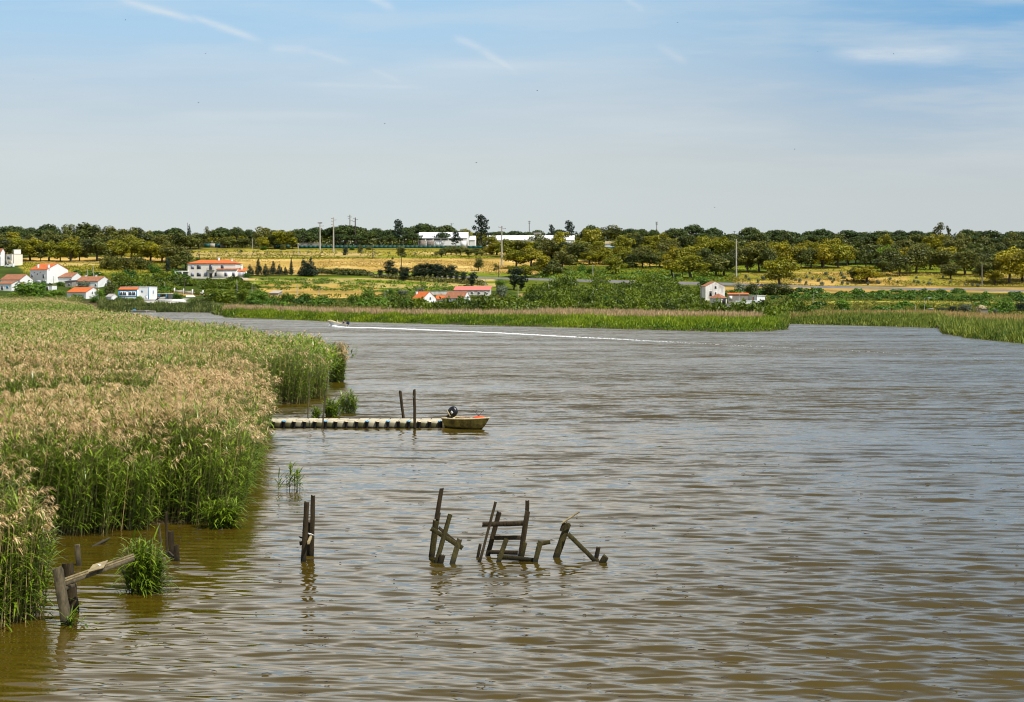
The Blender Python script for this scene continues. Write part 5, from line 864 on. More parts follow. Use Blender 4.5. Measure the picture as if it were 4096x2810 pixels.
# ------------------------------------------------------------------ boats, people, birds
def hull(m, L, B, dep, sheer, rake=.25, draft=.2, n=11, fl=.62):
    """open boat, bow towards +x, keel near z=-draft; outer skin and inner skin joined at the gunwale"""
    out, inn = [], []
    for i in range(n):
        t = i / (n - 1); x = -L / 2 + L * t; hb = B / 2 * (1 - max(0, (t - .35) / .65) ** 2.4) * (.86 + .14 * min(1, t / .3)); hb = max(hb, .015)
        zt = dep + sheer * max(0, t - .3) ** 2 * 2; kz = -draft + (draft + dep * .55) * max(0, (t - .72) / .28) ** 2.2; xr = rake * max(0, t - .5) * 2
        sec = [(0, kz), (hb * fl, kz + .05 + .1 * t), (hb * .88, kz + (zt - kz) * .5), (hb, zt)]
        out.append([(x + xr * (z - kz) / max(zt - kz, .1), y * s, z) for s, sq in ((-1, sec[::-1]), (1, sec[1:])) for y, z in sq])
        k = max(hb - .05, .006); si = [(0, kz + .09), (k * fl, kz + .13 + .1 * t), (k * .88, kz + .05 + (zt - kz) * .5), (k, zt)]
        inn.append([(x + xr * (z - kz) / max(zt - kz, .1) + (.05 if i == 0 else -.03 if i == n - 1 else 0), y * s, z) for s, sq in ((-1, si[::-1]), (1, si[1:])) for y, z in sq])
    loft(m, out, 0, .5, True, False); loft(m, [r[::-1] for r in inn], 0, .5, False, False)
    return [r[0] for r in out], [r[-1] for r in out], out
def rim(m, ls, rs, r=.035):
    for line in (ls, rs): tube(m, [(x, y, z + .01) for x, y, z in line], r, 7)
    tube(m, [ls[0], rs[0]], r, 7); tube(m, [ls[-1], rs[-1]], r, 7)
def outboard(parent, x, z, tilt, k=1.0, col='black', strip='roof_orange'):
    c = Matrix.Translation((x, 0, z)) @ Matrix.Rotation(tilt, 4, 'Y') @ Matrix.Scale(k, 4)
    def tf(m): m.V = [np.array([tuple(c @ Vector(q)) for q in v]) for v in m.V]
    def cowl(m):
        prof = [(-.02, .16, .10), (.06, .20, .125), (.16, .215, .135), (.26, .20, .13), (.34, .16, .11), (.385, .10, .07), (.40, .03, .02)]
        loft(m, [[(math.copysign(abs(math.cos(t)) ** .7, math.cos(t)) * a, math.copysign(abs(math.sin(t)) ** .7, math.sin(t)) * b, zz) for t in np.linspace(0, 2 * math.pi, 17)[:-1]] for zz, a, b in prof]); tf(m)
    o = extra('outboard_motor', col, parent, cowl, True)
    extra('motor_leg', 'black', o, lambda m: (loft(m, [[(dx * .07, dy * .05, zz) for dx, dy in ((-1, -.6), (0, -1), (1, -.6), (1, .6), (0, 1), (-1, .6))] for zz in (-.02, -.3, -.62)]), box(m, (.12, 0, -.18), (.16, .16, .26)), tf(m)))
    extra('tiller', 'black', o, lambda m: (tube(m, [(.14, 0, -.02), (.42, .03, .03), (.62, .05, .04)], [.022, .018, .024], 7), tf(m)))
    extra('stripe', strip, o, lambda m: (box(m, (-.02, -.128, .04), (.28, .02, .05)), tf(m))); extra('decal', 'white', o, lambda m: (box(m, (.05, -.136, .20), (.11, .014, .10)), tf(m)))
    return o
bp = Wt(1868, 1716); yaw = R(-36); bt = thing('motor_boat', 'weathered yellow-cream dinghy with black outboard moored at the dock end', 'boat', bp, yaw)
mhull, nt, b_, _o = newmat('weathered_hull'); n1 = noise(nt, 2.6, 5, .65); n2_ = noise(nt, 6, 5, .7, (1, 1, .5)); tcn = nt.nodes.new('ShaderNodeTexCoord'); spn = nt.nodes.new('ShaderNodeSeparateXYZ'); nt.links.new(tcn.outputs['Object'], spn.inputs[0])
cc = mixc(nt, mrange(nt, n1, .42, .62), (.34, .26, .05), (.12, .09, .02)); cc = mixc(nt, mrange(nt, n2_, .5, .7, 0, .8), cc, (.05, .04, .016))
zz_ = mth(nt, 'ADD', spn.outputs[2], mth(nt, 'MULTIPLY', mth(nt, 'SUBTRACT', n1, .5), .3)); cc = mixc(nt, mrange(nt, zz_, .04, .12), (.02, .018, .010), cc); nt.links.new(cc, b_.inputs['Base Color']); b_.inputs['Roughness'].default_value = .6
mb = MB(); ls, rs, outr = hull(mb, 2.45, 1.28, .50, .10, .22, .14); mb.build('hull', mhull, bt, smooth=False)
bt.scale = (.92, .92, .95)
M['gunwale'] = plain('cream_gunwale', (.74, .62, .36), (.50, .40, .22), .5, 6)
extra('gunwale', 'gunwale', bt, lambda m: rim(m, ls, rs, .04), True); extra('thwart', 'gunwale', bt, lambda m: (box(m, (.2, 0, .33), (.24, 1.0, .035)), box(m, (-.75, 0, .30), (.26, 1.0, .035)))); extra('transom', 'gunwale', bt, lambda m: box(m, (-1.19, 0, .24), (.07, 1.02, .52)))
outboard(bt, -1.10, .68, R(50), 1.25, 'black', 'gunwale')
def inboat(name, label, cat, loc, fn, mat_, smooth=False):
    mb = MB(); fn(mb); w_ = Matrix.Translation(bp) @ Matrix.Rotation(yaw, 4, 'Z') @ Vector(loc); o = mb.build(name, M[mat_], org=None, smooth=smooth); o.location = w_; o.rotation_euler = (0, 0, yaw); return tag(o, label, cat)
def netf(m):
    r_ = np.random.default_rng(4)
    for i in range(26):
        a0, rr_ = r_.uniform(0, 6), r_.uniform(.14, .34); tube(m, [(math.cos(a0 + t) * rr_ * 1.5 + r_.normal(0, .02), math.sin(a0 + t) * rr_ + r_.normal(0, .02), .04 + .16 * (1 - rr_ / .4) + r_.uniform(0, .06)) for t in np.linspace(0, 5.5, 14)], .016, 5)
    loft(m, [[(math.cos(t) * .5 * q, math.sin(t) * .34 * q, z) for t in np.linspace(0, 6.28, 13)[:-1]] for z, q in ((0, 1), (.06, .95), (.14, .7), (.18, .25))])
inboat('fishing_net', 'heap of brown netting and rope piled in the moored dinghy', 'net', (-.15, 0, .36), netf, 'net')
def pillow(m): loft(m, [[(x, math.cos(t) * w_, .11 + math.sin(t) * h_ + .02 * math.sin(9 * x)) for t in np.linspace(0, 6.28, 13)[:-1]] for x, w_, h_ in ((-.32, .06, .04), (-.26, .2, .09), (-.1, .26, .12), (.08, .25, .11), (.24, .18, .08), (.32, .05, .03))])
inboat('life_vest', 'bright orange life vest in the bow of the moored dinghy', 'life vest', (.72, 0, .42), pillow, 'orange', True)
def anch(m):
    tube(m, [(0, 0, -.1), (0, 0, .1)], .02, 6)
    for a_ in (.5, 2.6, 4.0): p1 = (math.cos(a_) * .2, math.sin(a_) * .2, .28); tube(m, [(0, 0, 0), (math.cos(a_) * .08, math.sin(a_) * .08, .12), p1], .014, 6); tube(m, [(p1[0], p1[1], p1[2] - .02), (p1[0] + math.cos(a_) * .05, p1[1] + math.sin(a_) * .05, p1[2] + .02)], .025, 6)
inboat('grapnel_anchor', 'dark folding anchor with its prongs up on the orange vest', 'anchor', (.62, .1, .60), anch, 'metal')
# floating dock of square plastic floats
e0, e1 = Wt(1010, 1712), Wt(1802, 1713); ax = (e1 - e0); nfl = 19; st = ax.length / nfl; ang = math.atan2(ax.y, ax.x); dock = thing('floating_dock', 'pale jetty of square plastic floats reaching from the reeds into the river', 'dock', e0, ang)
m_fl, nt, b_, _o = newmat('stained_float'); oi = nt.nodes.new('ShaderNodeObjectInfo'); n1 = noise(nt, 2.2, 4, .6); tcn = nt.nodes.new('ShaderNodeTexCoord'); spn = nt.nodes.new('ShaderNodeSeparateXYZ'); nt.links.new(tcn.outputs['Object'], spn.inputs[0])
zz_ = mth(nt, 'ADD', spn.outputs[2], mth(nt, 'MULTIPLY', mth(nt, 'SUBTRACT', n1, .5), .10)); al = mth(nt, 'MULTIPLY', mrange(nt, zz_, .30, .22), mrange(nt, oi.outputs['Random'], .1, .5, .45, 1))
cc = mixc(nt, al, mixc(nt, mrange(nt, n1, .4, .7), (.62, .56, .40), (.44, .40, .29)), (.075, .07, .018)); cc = mixc(nt, mrange(nt, zz_, .03, .09), (.012, .012, .01), cc); nt.links.new(cc, b_.inputs['Base Color']); b_.inputs['Roughness'].default_value = .6
fl = None; random.seed(3)
for i in range(nfl):
    for j in range(3):
        if fl is None:
            mb = MB(); bbox(mb, (0, 0, .10), (st * .995, .495, .46), .045); bbox(mb, (0, 0, .335), (st * .9, .44, .03), .012); fl = mb.build('float', m_fl, dock); q = fl
        else: q = fl.copy(); COL.objects.link(q); q.parent = dock
        q.location = (st * (i + .5), .25 + .5 * j + (.03 if i > 15 else 0), random.uniform(-.012, .012)); q.rotation_euler = (R(random.uniform(-1, 1)), R(random.uniform(-1.2, 1.2)), 0)
pn = None; pin_b = None
for i in range(nfl + 1):
    blue_ = i in (3, 7, 11, 13, 15, 18)
    src = pin_b if blue_ else pn
    if src is None:
        mb = MB(); tube(mb, [(0, 0, -.06), (0, 0, .20), (0, 0, .22), (0, 0, .30)], [.06, .07, .085, .085], 10, 0); tube(mb, [(0, 0, .302), (0, 0, .345)], [.11, .09], 10, 1); q = mb.build('connector_pin', [M['black'], M['blue'] if blue_ else M['gunwale']], dock)
        if blue_: pin_b = q; q['label'] = 'connector with a blue cap'
        else: pn = q
    else: q = src.copy(); COL.objects.link(q); q.parent = dock
    q.location = (st * i, -.03, 0)
# posts and thin poles at the dock
def stake(name, label, cat, pts, d, wpx, mt='timber', jit=0, sq=None, grp=None, taper=(1, .92)):
    """a stake from pixel points, its foot in the water at distance d"""
    P = [At(x, y, d) for x, y in pts]; r = wpx / 2 / sc(d); org = Vector((P[-1].x, P[-1].y, 0)); Q = [p - org for p in P][::-1]; k = Q[0] - Q[1]; Q = [Q[0] + k.normalized() * .4] + Q; pts_ = []
    for a_, b_ in zip(Q[:-1], Q[1:]): pts_ += lerp(a_, b_, 4)[:-1]
    pts_.append(Q[-1]); mb = MB(); n = len(pts_); tube(mb, pts_, [r * (taper[0] + (taper[1] - taper[0]) * i / (n - 1)) for i in range(n)], 9, 0, .5, r * .12 + jit, jag=r * .9)
    o = mb.build(name, M[mt]); o.location = org; return tag(o, label, cat, grp)
Z1 = lambda X, Y: (1040 + X * .4131, 1500 + Y * .4131)
stake('mooring_post', 'leaning wooden mooring post behind the dock, left of the pair', 'post', [Z1(1357, 155), Z1(1374, 300), Z1(1390, 425), Z1(1396, 500)], 84.2, 12.5)
stake('mooring_post', 'upright wooden mooring post in front of the dock, right of the pair', 'post', [Z1(1494, 145), Z1(1497, 330), Z1(1500, 525)], 81.2, 12.5)
stake('thin_pole', 'tall thin grey pole standing behind the dock near the reeds', 'pole', [(1240, 1490), (1234, 1600), (1231, 1680), (1230, 1706)], 84.0, 4.5, 'timber_grey')
stake('thin_pole', 'taller of two crossed thin poles before the dock', 'pole', [Z1(657, 15), Z1(632, 260), Z1(606, 525)], 81.3, 3.8, 'timber_grey')
stake('thin_pole', 'shorter thin pole leaning along its taller neighbour at the dock', 'pole', [Z1(630, 180), Z1(615, 350), Z1(596, 525)], 81.1, 3.0, 'timber_grey')
def ropeo(name, label, pts, r=.012, sag=.12):
    pts = [Vector(p) for p in pts]; a_, b_ = pts; mb = MB(); tube(mb, [a_.lerp(b_, t) - Vector((0, 0, sag * 4 * t * (1 - t))) for t in np.linspace(0, 1, 9)], r, 6); tag(mb.build(name, M['rope'], smooth=True), label, 'rope')
Mb = Matrix.Translation(bp) @ Matrix.Rotation(yaw, 4, 'Z')
ropeo('mooring_rope', 'slack rope tying the dinghy stern to the dock corner', [Mb @ Vector((-1.2, -.45, .52)), Vector((e1.x - .1, e1.y + .02, .34))])
# beached and moored small boats at the village
def boat(name, label, px, y, L, B, dep, yw, hm, gm='white', d=None, group=None, extra_=None, flip=False):
    p = Wt(px, y) if d is None else Vector(((px - CX) / F * d, d, float(land(np.array([px]), np.array([d]))[0]))); o = thing(name, label, 'boat', p, yw, group); mb = MB(); l_, r_, _ = hull(mb, L, B, dep, .25, .35, .18 if d is None else 0.0)
    if flip: o.rotation_euler = (math.pi, 0, yw); o.location.z += dep + .1
    mb.build('hull', M[hm], o); extra('gunwale', gm, o, lambda m: rim(m, l_, r_, .05)); extra('thwart', gm, o, lambda m: [box(m, (x, 0, dep * .62), (.3, B * .8, .05)) for x in (-L * .2, L * .12)])
    if extra_: extra_(o, L, B, dep)
    return o
boat('moored_boat', 'long grey workboat with a blue tarp moored in the cove', 552, 1250, 6.6, 1.7, .55, R(176), 'concrete', 'concrete', extra_=lambda o, L, B, dp: extra('tarp', 'blue', o, lambda m: loft(m, [[(x, math.cos(t) * .6, dp + .05 + math.sin(t) * .45) for t in np.linspace(0, 3.14, 9)] for x in (L * .12, L * .2, L * .28)])))
boat('moored_boat', 'small pale boat with a dark motor moored at the cove landing', 603, 1250, 3.4, 1.3, .45, R(180), 'gunwale', 'white', extra_=lambda o, L, B, dp: outboard(o, L / 2 - .2, dp + .25, R(-20)))
for px, dd, L_, yw, lb, fp in ((600, 655, 4.2, 5, 'white boat pulled up on the landing below the blue-trimmed house', False), (660, 652, 5.2, 8, 'long white boat beached in the middle of the landing', False), (712, 655, 5.6, -6, 'upturned white boat at the right of the landing', True), (762, 680, 3.6, 10, 'pale upturned boat under the garden wall', True), (640, 668, 4.6, -3, 'white boat stored behind the others on the landing', False), (672, 672, 4.0, 4, 'white boat under the dark bush on the landing', True)):
    boat('beached_boat', lb, px, 0, L_, 1.7, .7, R(yw), 'white', 'white', dd, 'boats pulled up on the village landing', flip=fp)
mo = MB(); po = G(622, 1215); mstand = thing('motor_stand', 'dark outboard motor tilted up on a stand at the landing', 'motor', (po.x - 1.0, 651, float(land(np.array([622.]), np.array([651.]))[0]) + .4)); extra('stand', 'dark_pole', mstand, lambda m: (box(m, (0, 0, .1), (.1, .5, 1.2)), box(m, (.4, 0, .0), (.1, .5, 1.0)))); outboard(mstand, 0, 1.1, R(40), 2.2)
so = G(640, 1204); sh = thing('boat_shelter', 'low open shelter with blue posts right of the blue-trimmed house', 'shelter', (so.x - .6, 668, float(zb(668)))); extra('canopy', 'roof_white', sh, lambda m: box(m, (1.2, 1, 2.1), (7.0, 3.4, .16))); [extra('post', 'blue', sh, lambda m: box(m, (x, -.5, 1.0), (.28, .28, 2.2))) for x in (-1.6, 1.2, 4.2)]; extra('back_wall', 'stained_wall', sh, lambda m: box(m, (1.2, 2.6, .9), (6.8, .2, 2.4)))
def skin(name, nodes, edges, mats, parent, lv=2, root=0):
    me = bpy.data.meshes.new(name); me.from_pydata([n[0] for n in nodes], edges, []); o = bpy.data.objects.new(name, me); COL.objects.link(o); o.parent = parent
    sm = o.modifiers.new('skin', 'SKIN'); sub = o.modifiers.new('sub', 'SUBSURF'); sub.levels = lv; sub.render_levels = lv
    if not me.skin_vertices: bpy.context.view_layer.objects.active = o
    for v, n in zip(me.skin_vertices[0].data, nodes): r = n[1]; v.radius = (r, r) if not isinstance(r, tuple) else r
    me.skin_vertices[0].data[root].use_root = True
    for m_ in mats: me.materials.append(M[m_])
    sm.use_smooth_shade = True; return o
M['skin'] = plain('skin', (.48, .28, .19), None, .6); M['navy'] = plain('navy_cloth', (.02, .025, .09), None, .9); M['pale_cloth'] = plain('pale_cloth', (.62, .60, .58), None, .9); M['hair'] = plain('dark_hair', (.03, .02, .015), None, .8)
def seated(label, loc, rz, cloth):
    o = thing('person', label, 'person', loc, rz)
    N = [((0, 0, .12), (.15, .12)), ((0, 0, .32), (.14, .11)), ((.02, 0, .52), (.17, .11)), ((.04, 0, .62), .06), ((.06, 0, .70), .075), ((.07, 0, .80), .09), ((.07, 0, .87), .06), ((.42, -.1, .14), .075), ((.46, -.1, -.26), .05), ((.58, -.1, -.31), .04), ((.42, .1, .14), .075), ((.46, .1, -.26), .05), ((.58, .1, -.31), .04),
         ((.03, -.21, .52), .055), ((.08, -.26, .28), .045), ((.30, -.22, .20), .035), ((.03, .21, .52), .055), ((.06, .27, .28), .045), ((-.12, .26, .14), .035), ((.36, -.2, .2), .03), ((-.18, .25, .12), .03)]
    E = [(0, 1), (1, 2), (2, 3), (3, 4), (4, 5), (5, 6), (0, 7), (7, 8), (8, 9), (0, 10), (10, 11), (11, 12), (2, 13), (13, 14), (14, 15), (2, 16), (16, 17), (17, 18), (15, 19), (18, 20)]
    skin('body', N, E, ['skin'], o, 1)
    skin('jacket', [((0, 0, .06), (.17, .14)), ((0, 0, .32), (.165, .135)), ((.02, 0, .54), (.18, .125)), ((.03, -.22, .53), .07), ((.08, -.27, .28), .06), ((.24, -.235, .22), .05), ((.03, .22, .53), .07), ((.06, .28, .28), .06), ((-.08, .27, .17), .05)], [(0, 1), (1, 2), (2, 3), (3, 4), (4, 5), (2, 6), (6, 7), (7, 8)], [cloth], o, 1)
    skin('trousers', [((0, 0, .08), (.165, .135)), ((.42, -.1, .14), .09), ((.46, -.1, -.22), .065), ((.42, .1, .14), .09), ((.46, .1, -.22), .065)], [(0, 1), (1, 2), (0, 3), (3, 4)], ['navy'], o, 1)
    skin('hair', [((.05, 0, .86), .085), ((.03, 0, .80), .085)], [(0, 1)], ['hair'], o, 1); return o
sp0 = Wt(1352, 1308); syaw = R(168); sb = thing('speed_boat', 'small white speedboat running left with its bow lifted', 'boat', sp0 + Vector((0, 0, .12)), syaw); sb.rotation_euler = (0, R(-9), syaw)
mb = MB(); l_, r_, _ = hull(mb, 3.9, 1.55, .62, .22, .45, .18); mb.build('hull', M['white'], sb); extra('gunwale', 'gunwale', sb, lambda m: rim(m, l_, r_, .06)); extra('foredeck', 'gunwale', sb, lambda m: slab(m, [(.6, -.66, .72), (.6, .66, .72), (1.75, .18, .96), (1.95, 0, 1.0), (1.75, -.18, .96)], .06)); extra('seat', 'white', sb, lambda m: box(m, (-.9, 0, .38), (.4, 1.2, .3))); outboard(sb, -1.95, .7, 0, 1.5, 'navy')
Ms = Matrix.Translation(sb.location) @ Matrix.Rotation(syaw, 4, 'Z')
seated('person in dark blue clothes steering at the stern of the speedboat', tuple(Ms @ Vector((-1.25, .1, .42))), syaw, 'navy'); seated('person in a pale top seated in the middle of the speedboat', tuple(Ms @ Vector((.1, -.1, .50))), syaw, 'pale_cloth')
# foam wake
mb = MB(); rk = np.random.default_rng(6); wp = [(1322, 1307), (1352, 1310), (1400, 1312), (1480, 1313), (1600, 1317), (1992, 1333), (2468, 1358), (2997, 1386), (3526, 1412), (4096, 1447), (4400, 1465)]
W3 = [Wt(*q) for q in wp]; cum = [0.0]
for a_, b_ in zip(W3[:-1], W3[1:]): cum.append(cum[-1] + (b_ - a_).length)
def along(s): i = min(max(0, int(np.searchsorted(cum, s) - 1)), len(W3) - 2); t = (s - cum[i]) / (cum[i + 1] - cum[i]); return W3[i].lerp(W3[i + 1], t)
tot = cum[-1]; ico = [(math.cos(a_) * c_, math.sin(a_) * c_, z_) for z_, c_ in ((-.2, 1), (.5, .85), (.9, .4)) for a_ in np.linspace(0, 6.28, 9)[:-1]]
icf = [(r_ * 8 + j, r_ * 8 + (j + 1) % 8, (r_ + 1) * 8 + (j + 1) % 8, (r_ + 1) * 8 + j) for r_ in range(2) for j in range(8)]
icn = np.array(ico)
for i in range(12000):
    s = tot * rk.random() ** 1.5; f = s / tot
    if rk.random() > max(0, 1 - .98 * f) ** 1.7: continue
    p = along(s); wdt = .25 + .9 * min(1, f * 6) + 2.6 * f; near = math.exp(-(s / 9) ** 2)
    sz = rk.uniform(.06, .15) * (1 + near * .7) * (1 - min(.78, 1.15 * f)); v = icn * (sz * rk.uniform(1.0, 2.2), sz, sz * rk.uniform(.5, 1.1) * (1 + near * .6) * (1 - .7 * f)); mb.add(v + np.array((p.x, p.y + rk.normal(0, wdt * .5), .02)), icf, 0); 
m_fo, nt, b_, _o = newmat('foam'); b_.inputs['Base Color'].default_value = (.86, .87, .87, 1); b_.inputs['Roughness'].default_value = .9
tag(mb.build('wake_foam', m_fo, smooth=True), 'white foam trail behind the speedboat', 'wake', None, 'stuff')
# ------------------------------------------------------------------ broken timber frames standing in the river
def frame(name, label, px, y, cat='timber frame', group=None): o = thing(name, label, cat, Wt(px, y), 0, group); return o
def beam(o, nm, p0, p1, d0, wpx, d1=None, mt='timber', rnd=False, th=.7, label=None, sink=True, top=1.0):
    d1 = d1 or d0; a_, b_ = At(*p0, d0), At(*p1, d1); loc = o.location if o else Vector((b_.x, b_.y, 0)); a_, b_ = a_ - loc, b_ - loc
    if sink and b_.z < .18: b_ = b_ + (b_ - a_).normalized() * .35
    n = max(4, int((a_ - b_).length / .16)); w_ = wpx / sc((d0 + d1) / 2); mb = MB()
    if rnd: tube(mb, lerp(b_, a_, n), [w_ / 2 * (1.04 - (1.04 - top) * i / n) for i in range(n + 1)], 11, 0, .5, w_ * .035, jag=w_ * .25)
    else: tube(mb, lerp(b_, a_, n), [1.02 - (1.02 - top) * i / n for i in range(n + 1)], 8, 0, .5, w_ * .04, (w_, w_ * th), jag=w_ * .35)
    q = mb.build(nm, M[mt], o)
    if not o: q.location = loc
    if label: q['label'] = label
    return q
Z = lambda X, Y: (1650 + X * .3657, 1920 + Y * .3657)
o = frame('timber_frame', 'left broken frame with one tall plank and slanting brace, standing in the river', 1727, 2229)
beam(o, 'plank', Z(320, 90), Z(262, 430), 42.0, 17, mt='timber'); beam(o, 'plank', Z(290, 360), Z(252, 560), 42.05, 15, sink=False)
beam(o, 'post', Z(260, 445), Z(210, 842), 41.7, 25, rnd=True, mt='timber_moss'); beam(o, 'brace', Z(198, 530), Z(548, 748), 41.25, 17, mt='timber_moss', sink=False); beam(o, 'brace', Z(285, 520), Z(482, 690), 41.75, 12, sink=False); beam(o, 'post', Z(515, 652), Z(435, 912), 41.0, 22, 40.7, mt='timber_moss')
tag(beam(None, 'leaning_post', Z(412, 380), Z(262, 902), 40.95, 19, 40.75, 'timber_moss', True), 'mossy post leaning across the brace of the left broken frame', 'post')
tag(beam(None, 'post_stump', Z(330, 822), Z(308, 905), 40.7, 23, None, 'timber', True), 'short stump at the foot of the leaning mossy post', 'stump')
o = frame('timber_frame', 'ladder-like broken frame with three crossbars in the middle of the ruin', 2010, 2224)
beam(o, 'post', Z(950, 350), Z(822, 830), 41.85, 19, mt='timber'); beam(o, 'post', Z(1258, 340), Z(1180, 845), 41.7, 20); beam(o, 'plank', Z(1256, 222), Z(1252, 420), 41.75, 16, sink=False)
beam(o, 'crossbar', Z(760, 490), Z(1212, 478), 41.62, 18, 41.52, sink=False); beam(o, 'crossbar', Z(895, 636), Z(1182, 632), 41.72, 16, 41.66, sink=False); beam(o, 'crossbar', Z(848, 790), Z(1152, 796), 41.75, 15, 41.7, sink=False)
tag(beam(None, 'leaning_pole', Z(910, 240), Z(740, 885), 41.1, 10.5, 40.9, 'timber'), 'thin leaning pole left of the ladder-like frame', 'pole')
tag(beam(None, 'post_stump', Z(742, 702), Z(712, 855), 41.6, 12, None, 'timber'), 'short thin stump beside the foot of the thin leaning pole', 'stump')
tag(beam(None, 'post_stump', Z(1232, 682), Z(1196, 845), 41.4, 18, None, 'timber_moss'), 'ragged stump leaning against the right leg of the ladder-like frame', 'stump')
o = frame('mossy_timber_pair', 'low mossy frame of two short posts joined by a beam at the waterline', 2070, 2245)
beam(o, 'post', Z(1030, 640), Z(940, 905), 40.9, 19, 40.75, mt='timber_moss'); beam(o, 'post', Z(1400, 675), Z(1345, 890), 41.0, 20, 40.9, mt='timber_moss'); beam(o, 'beam', Z(930, 838), Z(1352, 882), 41.15, 17, 41.0, mt='timber_moss', sink=False); beam(o, 'board', Z(1362, 708), Z(1506, 680), 41.15, 15, mt='timber_moss', sink=False)
o = frame('braced_post', 'thick leaning post with a long diagonal brace at the right of the ruin', 2228, 2231)
beam(o, 'post', Z(1705, 470), Z(1570, 850), 41.7, 27, 41.6, mt='timber_moss', rnd=True); beam(o, 'brace', Z(1700, 592), Z(2012, 900), 41.5, 17, 40.95, mt='timber_moss'); beam(o, 'board', Z(1655, 470), Z(1622, 560), 41.45, 11, sink=False); beam(o, 'rod', Z(1826, 348), Z(1628, 478), 41.4, 7.5, mt='timber_pale', rnd=True, sink=False)
tag(beam(None, 'post_stump', Z(2036, 735), Z(2010, 852), 41.5, 17, None, 'timber', True), 'dark jagged stump behind the end of the diagonal brace', 'stump')
tag(beam(None, 'post_stump', Z(2114, 842), Z(2068, 918), 40.7, 26, None, 'timber_moss'), 'thick tilted stump at the far right of the ruin', 'stump')
Z = lambda X, Y: (1150 + X * .3135, 1950 + Y * .3137)
o = frame('twin_posts', 'pair of tall dark posts joined by short beams, alone in the river', 1215, 2246)
beam(o, 'post', Z(247, 190), Z(203, 943), 41.0, 21, mt='timber', rnd=True); beam(o, 'post', Z(326, 102), Z(308, 885), 41.75, 17); beam(o, 'board', Z(280, 444), Z(265, 865), 41.9, 17); beam(o, 'crossbeam', Z(300, 632), Z(268, 705), 41.6, 13, 40.5, mt='timber_pale', sink=False); beam(o, 'crossbeam', Z(190, 712), Z(155, 718), 41.1, 15, sink=False)
Z = lambda X, Y: (X * .4141, 1900 + Y * .4141)
M['sunlit_jetty_wood'] = plain('sunlit_jetty_wood', (.34, .27, .14), (.13, .10, .05), .8, 6, (2, 2, .6), .3, .7, .012)  # paler tan puts the sunlit top of the beam into the wood colour
o = frame('broken_jetty', 'broken jetty end with two thick leaning posts and a sloping grooved beam', 262, 2470, 'jetty')
beam(o, 'post', Z(555, 905), Z(645, 1440), 33.4, 38, 33.15, mt='timber_grey', th=.8); beam(o, 'post', Z(652, 848), Z(714, 1318), 34.6, 38, 34.5, mt='timber', th=.8)
beam(o, 'beam', Z(598, 1068), Z(1292, 816), 33.6, 13, 34.6, mt='timber_grey', sink=False, th=1.3); beam(o, 'beam', Z(606, 1034), Z(1298, 788), 33.9, 7, 34.9, mt='sunlit_jetty_wood', sink=False, th=1); beam(o, 'beam', Z(604, 1012), Z(1290, 768), 34.2, 7, 35.1, mt='sunlit_jetty_wood', sink=False, th=1); beam(o, 'bracket', Z(608, 1106), Z(730, 1062), 33.4, 14, 34.3, mt='timber_grey', sink=False)
mb = MB(); pts = [At(*Z(850, 945), 33.78), At(*Z(1000, 905), 33.98), At(*Z(1042, 838), 34.5), At(*Z(898, 880), 34.3)]; slab(mb, [p - pts[0] + Vector((0, 0, .015)) for p in pts], .02); tag(setloc(mb.build('flat_board', M['timber_pale']), pts[0]), 'flat pale board lying on the sloping beam under the bird', 'board')
mb = MB(); 
for i in range(3): tube(mb, [(-4.2, i * .22, .0 + .02 * i), (-.25 + .07 * i, i * .22, .22 + .03 * i)], [1, 1], 8, 0, .5, .01, (.17, .06))
tag(setloc(mb.build('plank_deck', M['timber_grey']), At(40, 2402, 34.0)), 'sunlit end of old decking at the left margin behind the reeds', 'decking')
tag(beam(None, 'short_post', Z(746, 678), Z(762, 873), 40.4, 20, None, 'timber_grey'), 'grey short post behind the sloping beam', 'post')
tag(beam(None, 'thin_stake', Z(1534, 474), Z(1566, 815), 41.3, 9, None, 'timber_grey'), 'pale thin stake, left of the group by the reed wall', 'stake'); tag(beam(None, 'thin_stake', Z(1606, 360), Z(1612, 795), 41.75, 9, None, 'timber'), 'tallest thin stake of the group by the reed wall', 'stake')
o = frame('stub_frame', 'two short dark stubs joined by a low board near the reed wall', 690, 2245); beam(o, 'post', Z(1648, 538), Z(1664, 788), 42.0, 22); beam(o, 'post', Z(1702, 675), Z(1708, 835), 41.0, 20); beam(o, 'board', Z(1630, 748), Z(1682, 800), 42.0, 10, 41.1, mt='timber_grey', sink=False)
mb = MB(); a_, b_ = Wt(365, 2188), Wt(440, 2163); mid = (a_ + b_) / 2; tube(mb, [a_ - mid + Vector((0, 0, -.02)), Vector((.05, .03, .05)), b_ - mid + Vector((0, 0, .07))], [.035, .04, .018], 8, 0, .5, .004); tag(setloc(mb.build('floating_log', M['timber_grey']), mid), 'drifting branch in the water before the dark reed wall', 'branch')
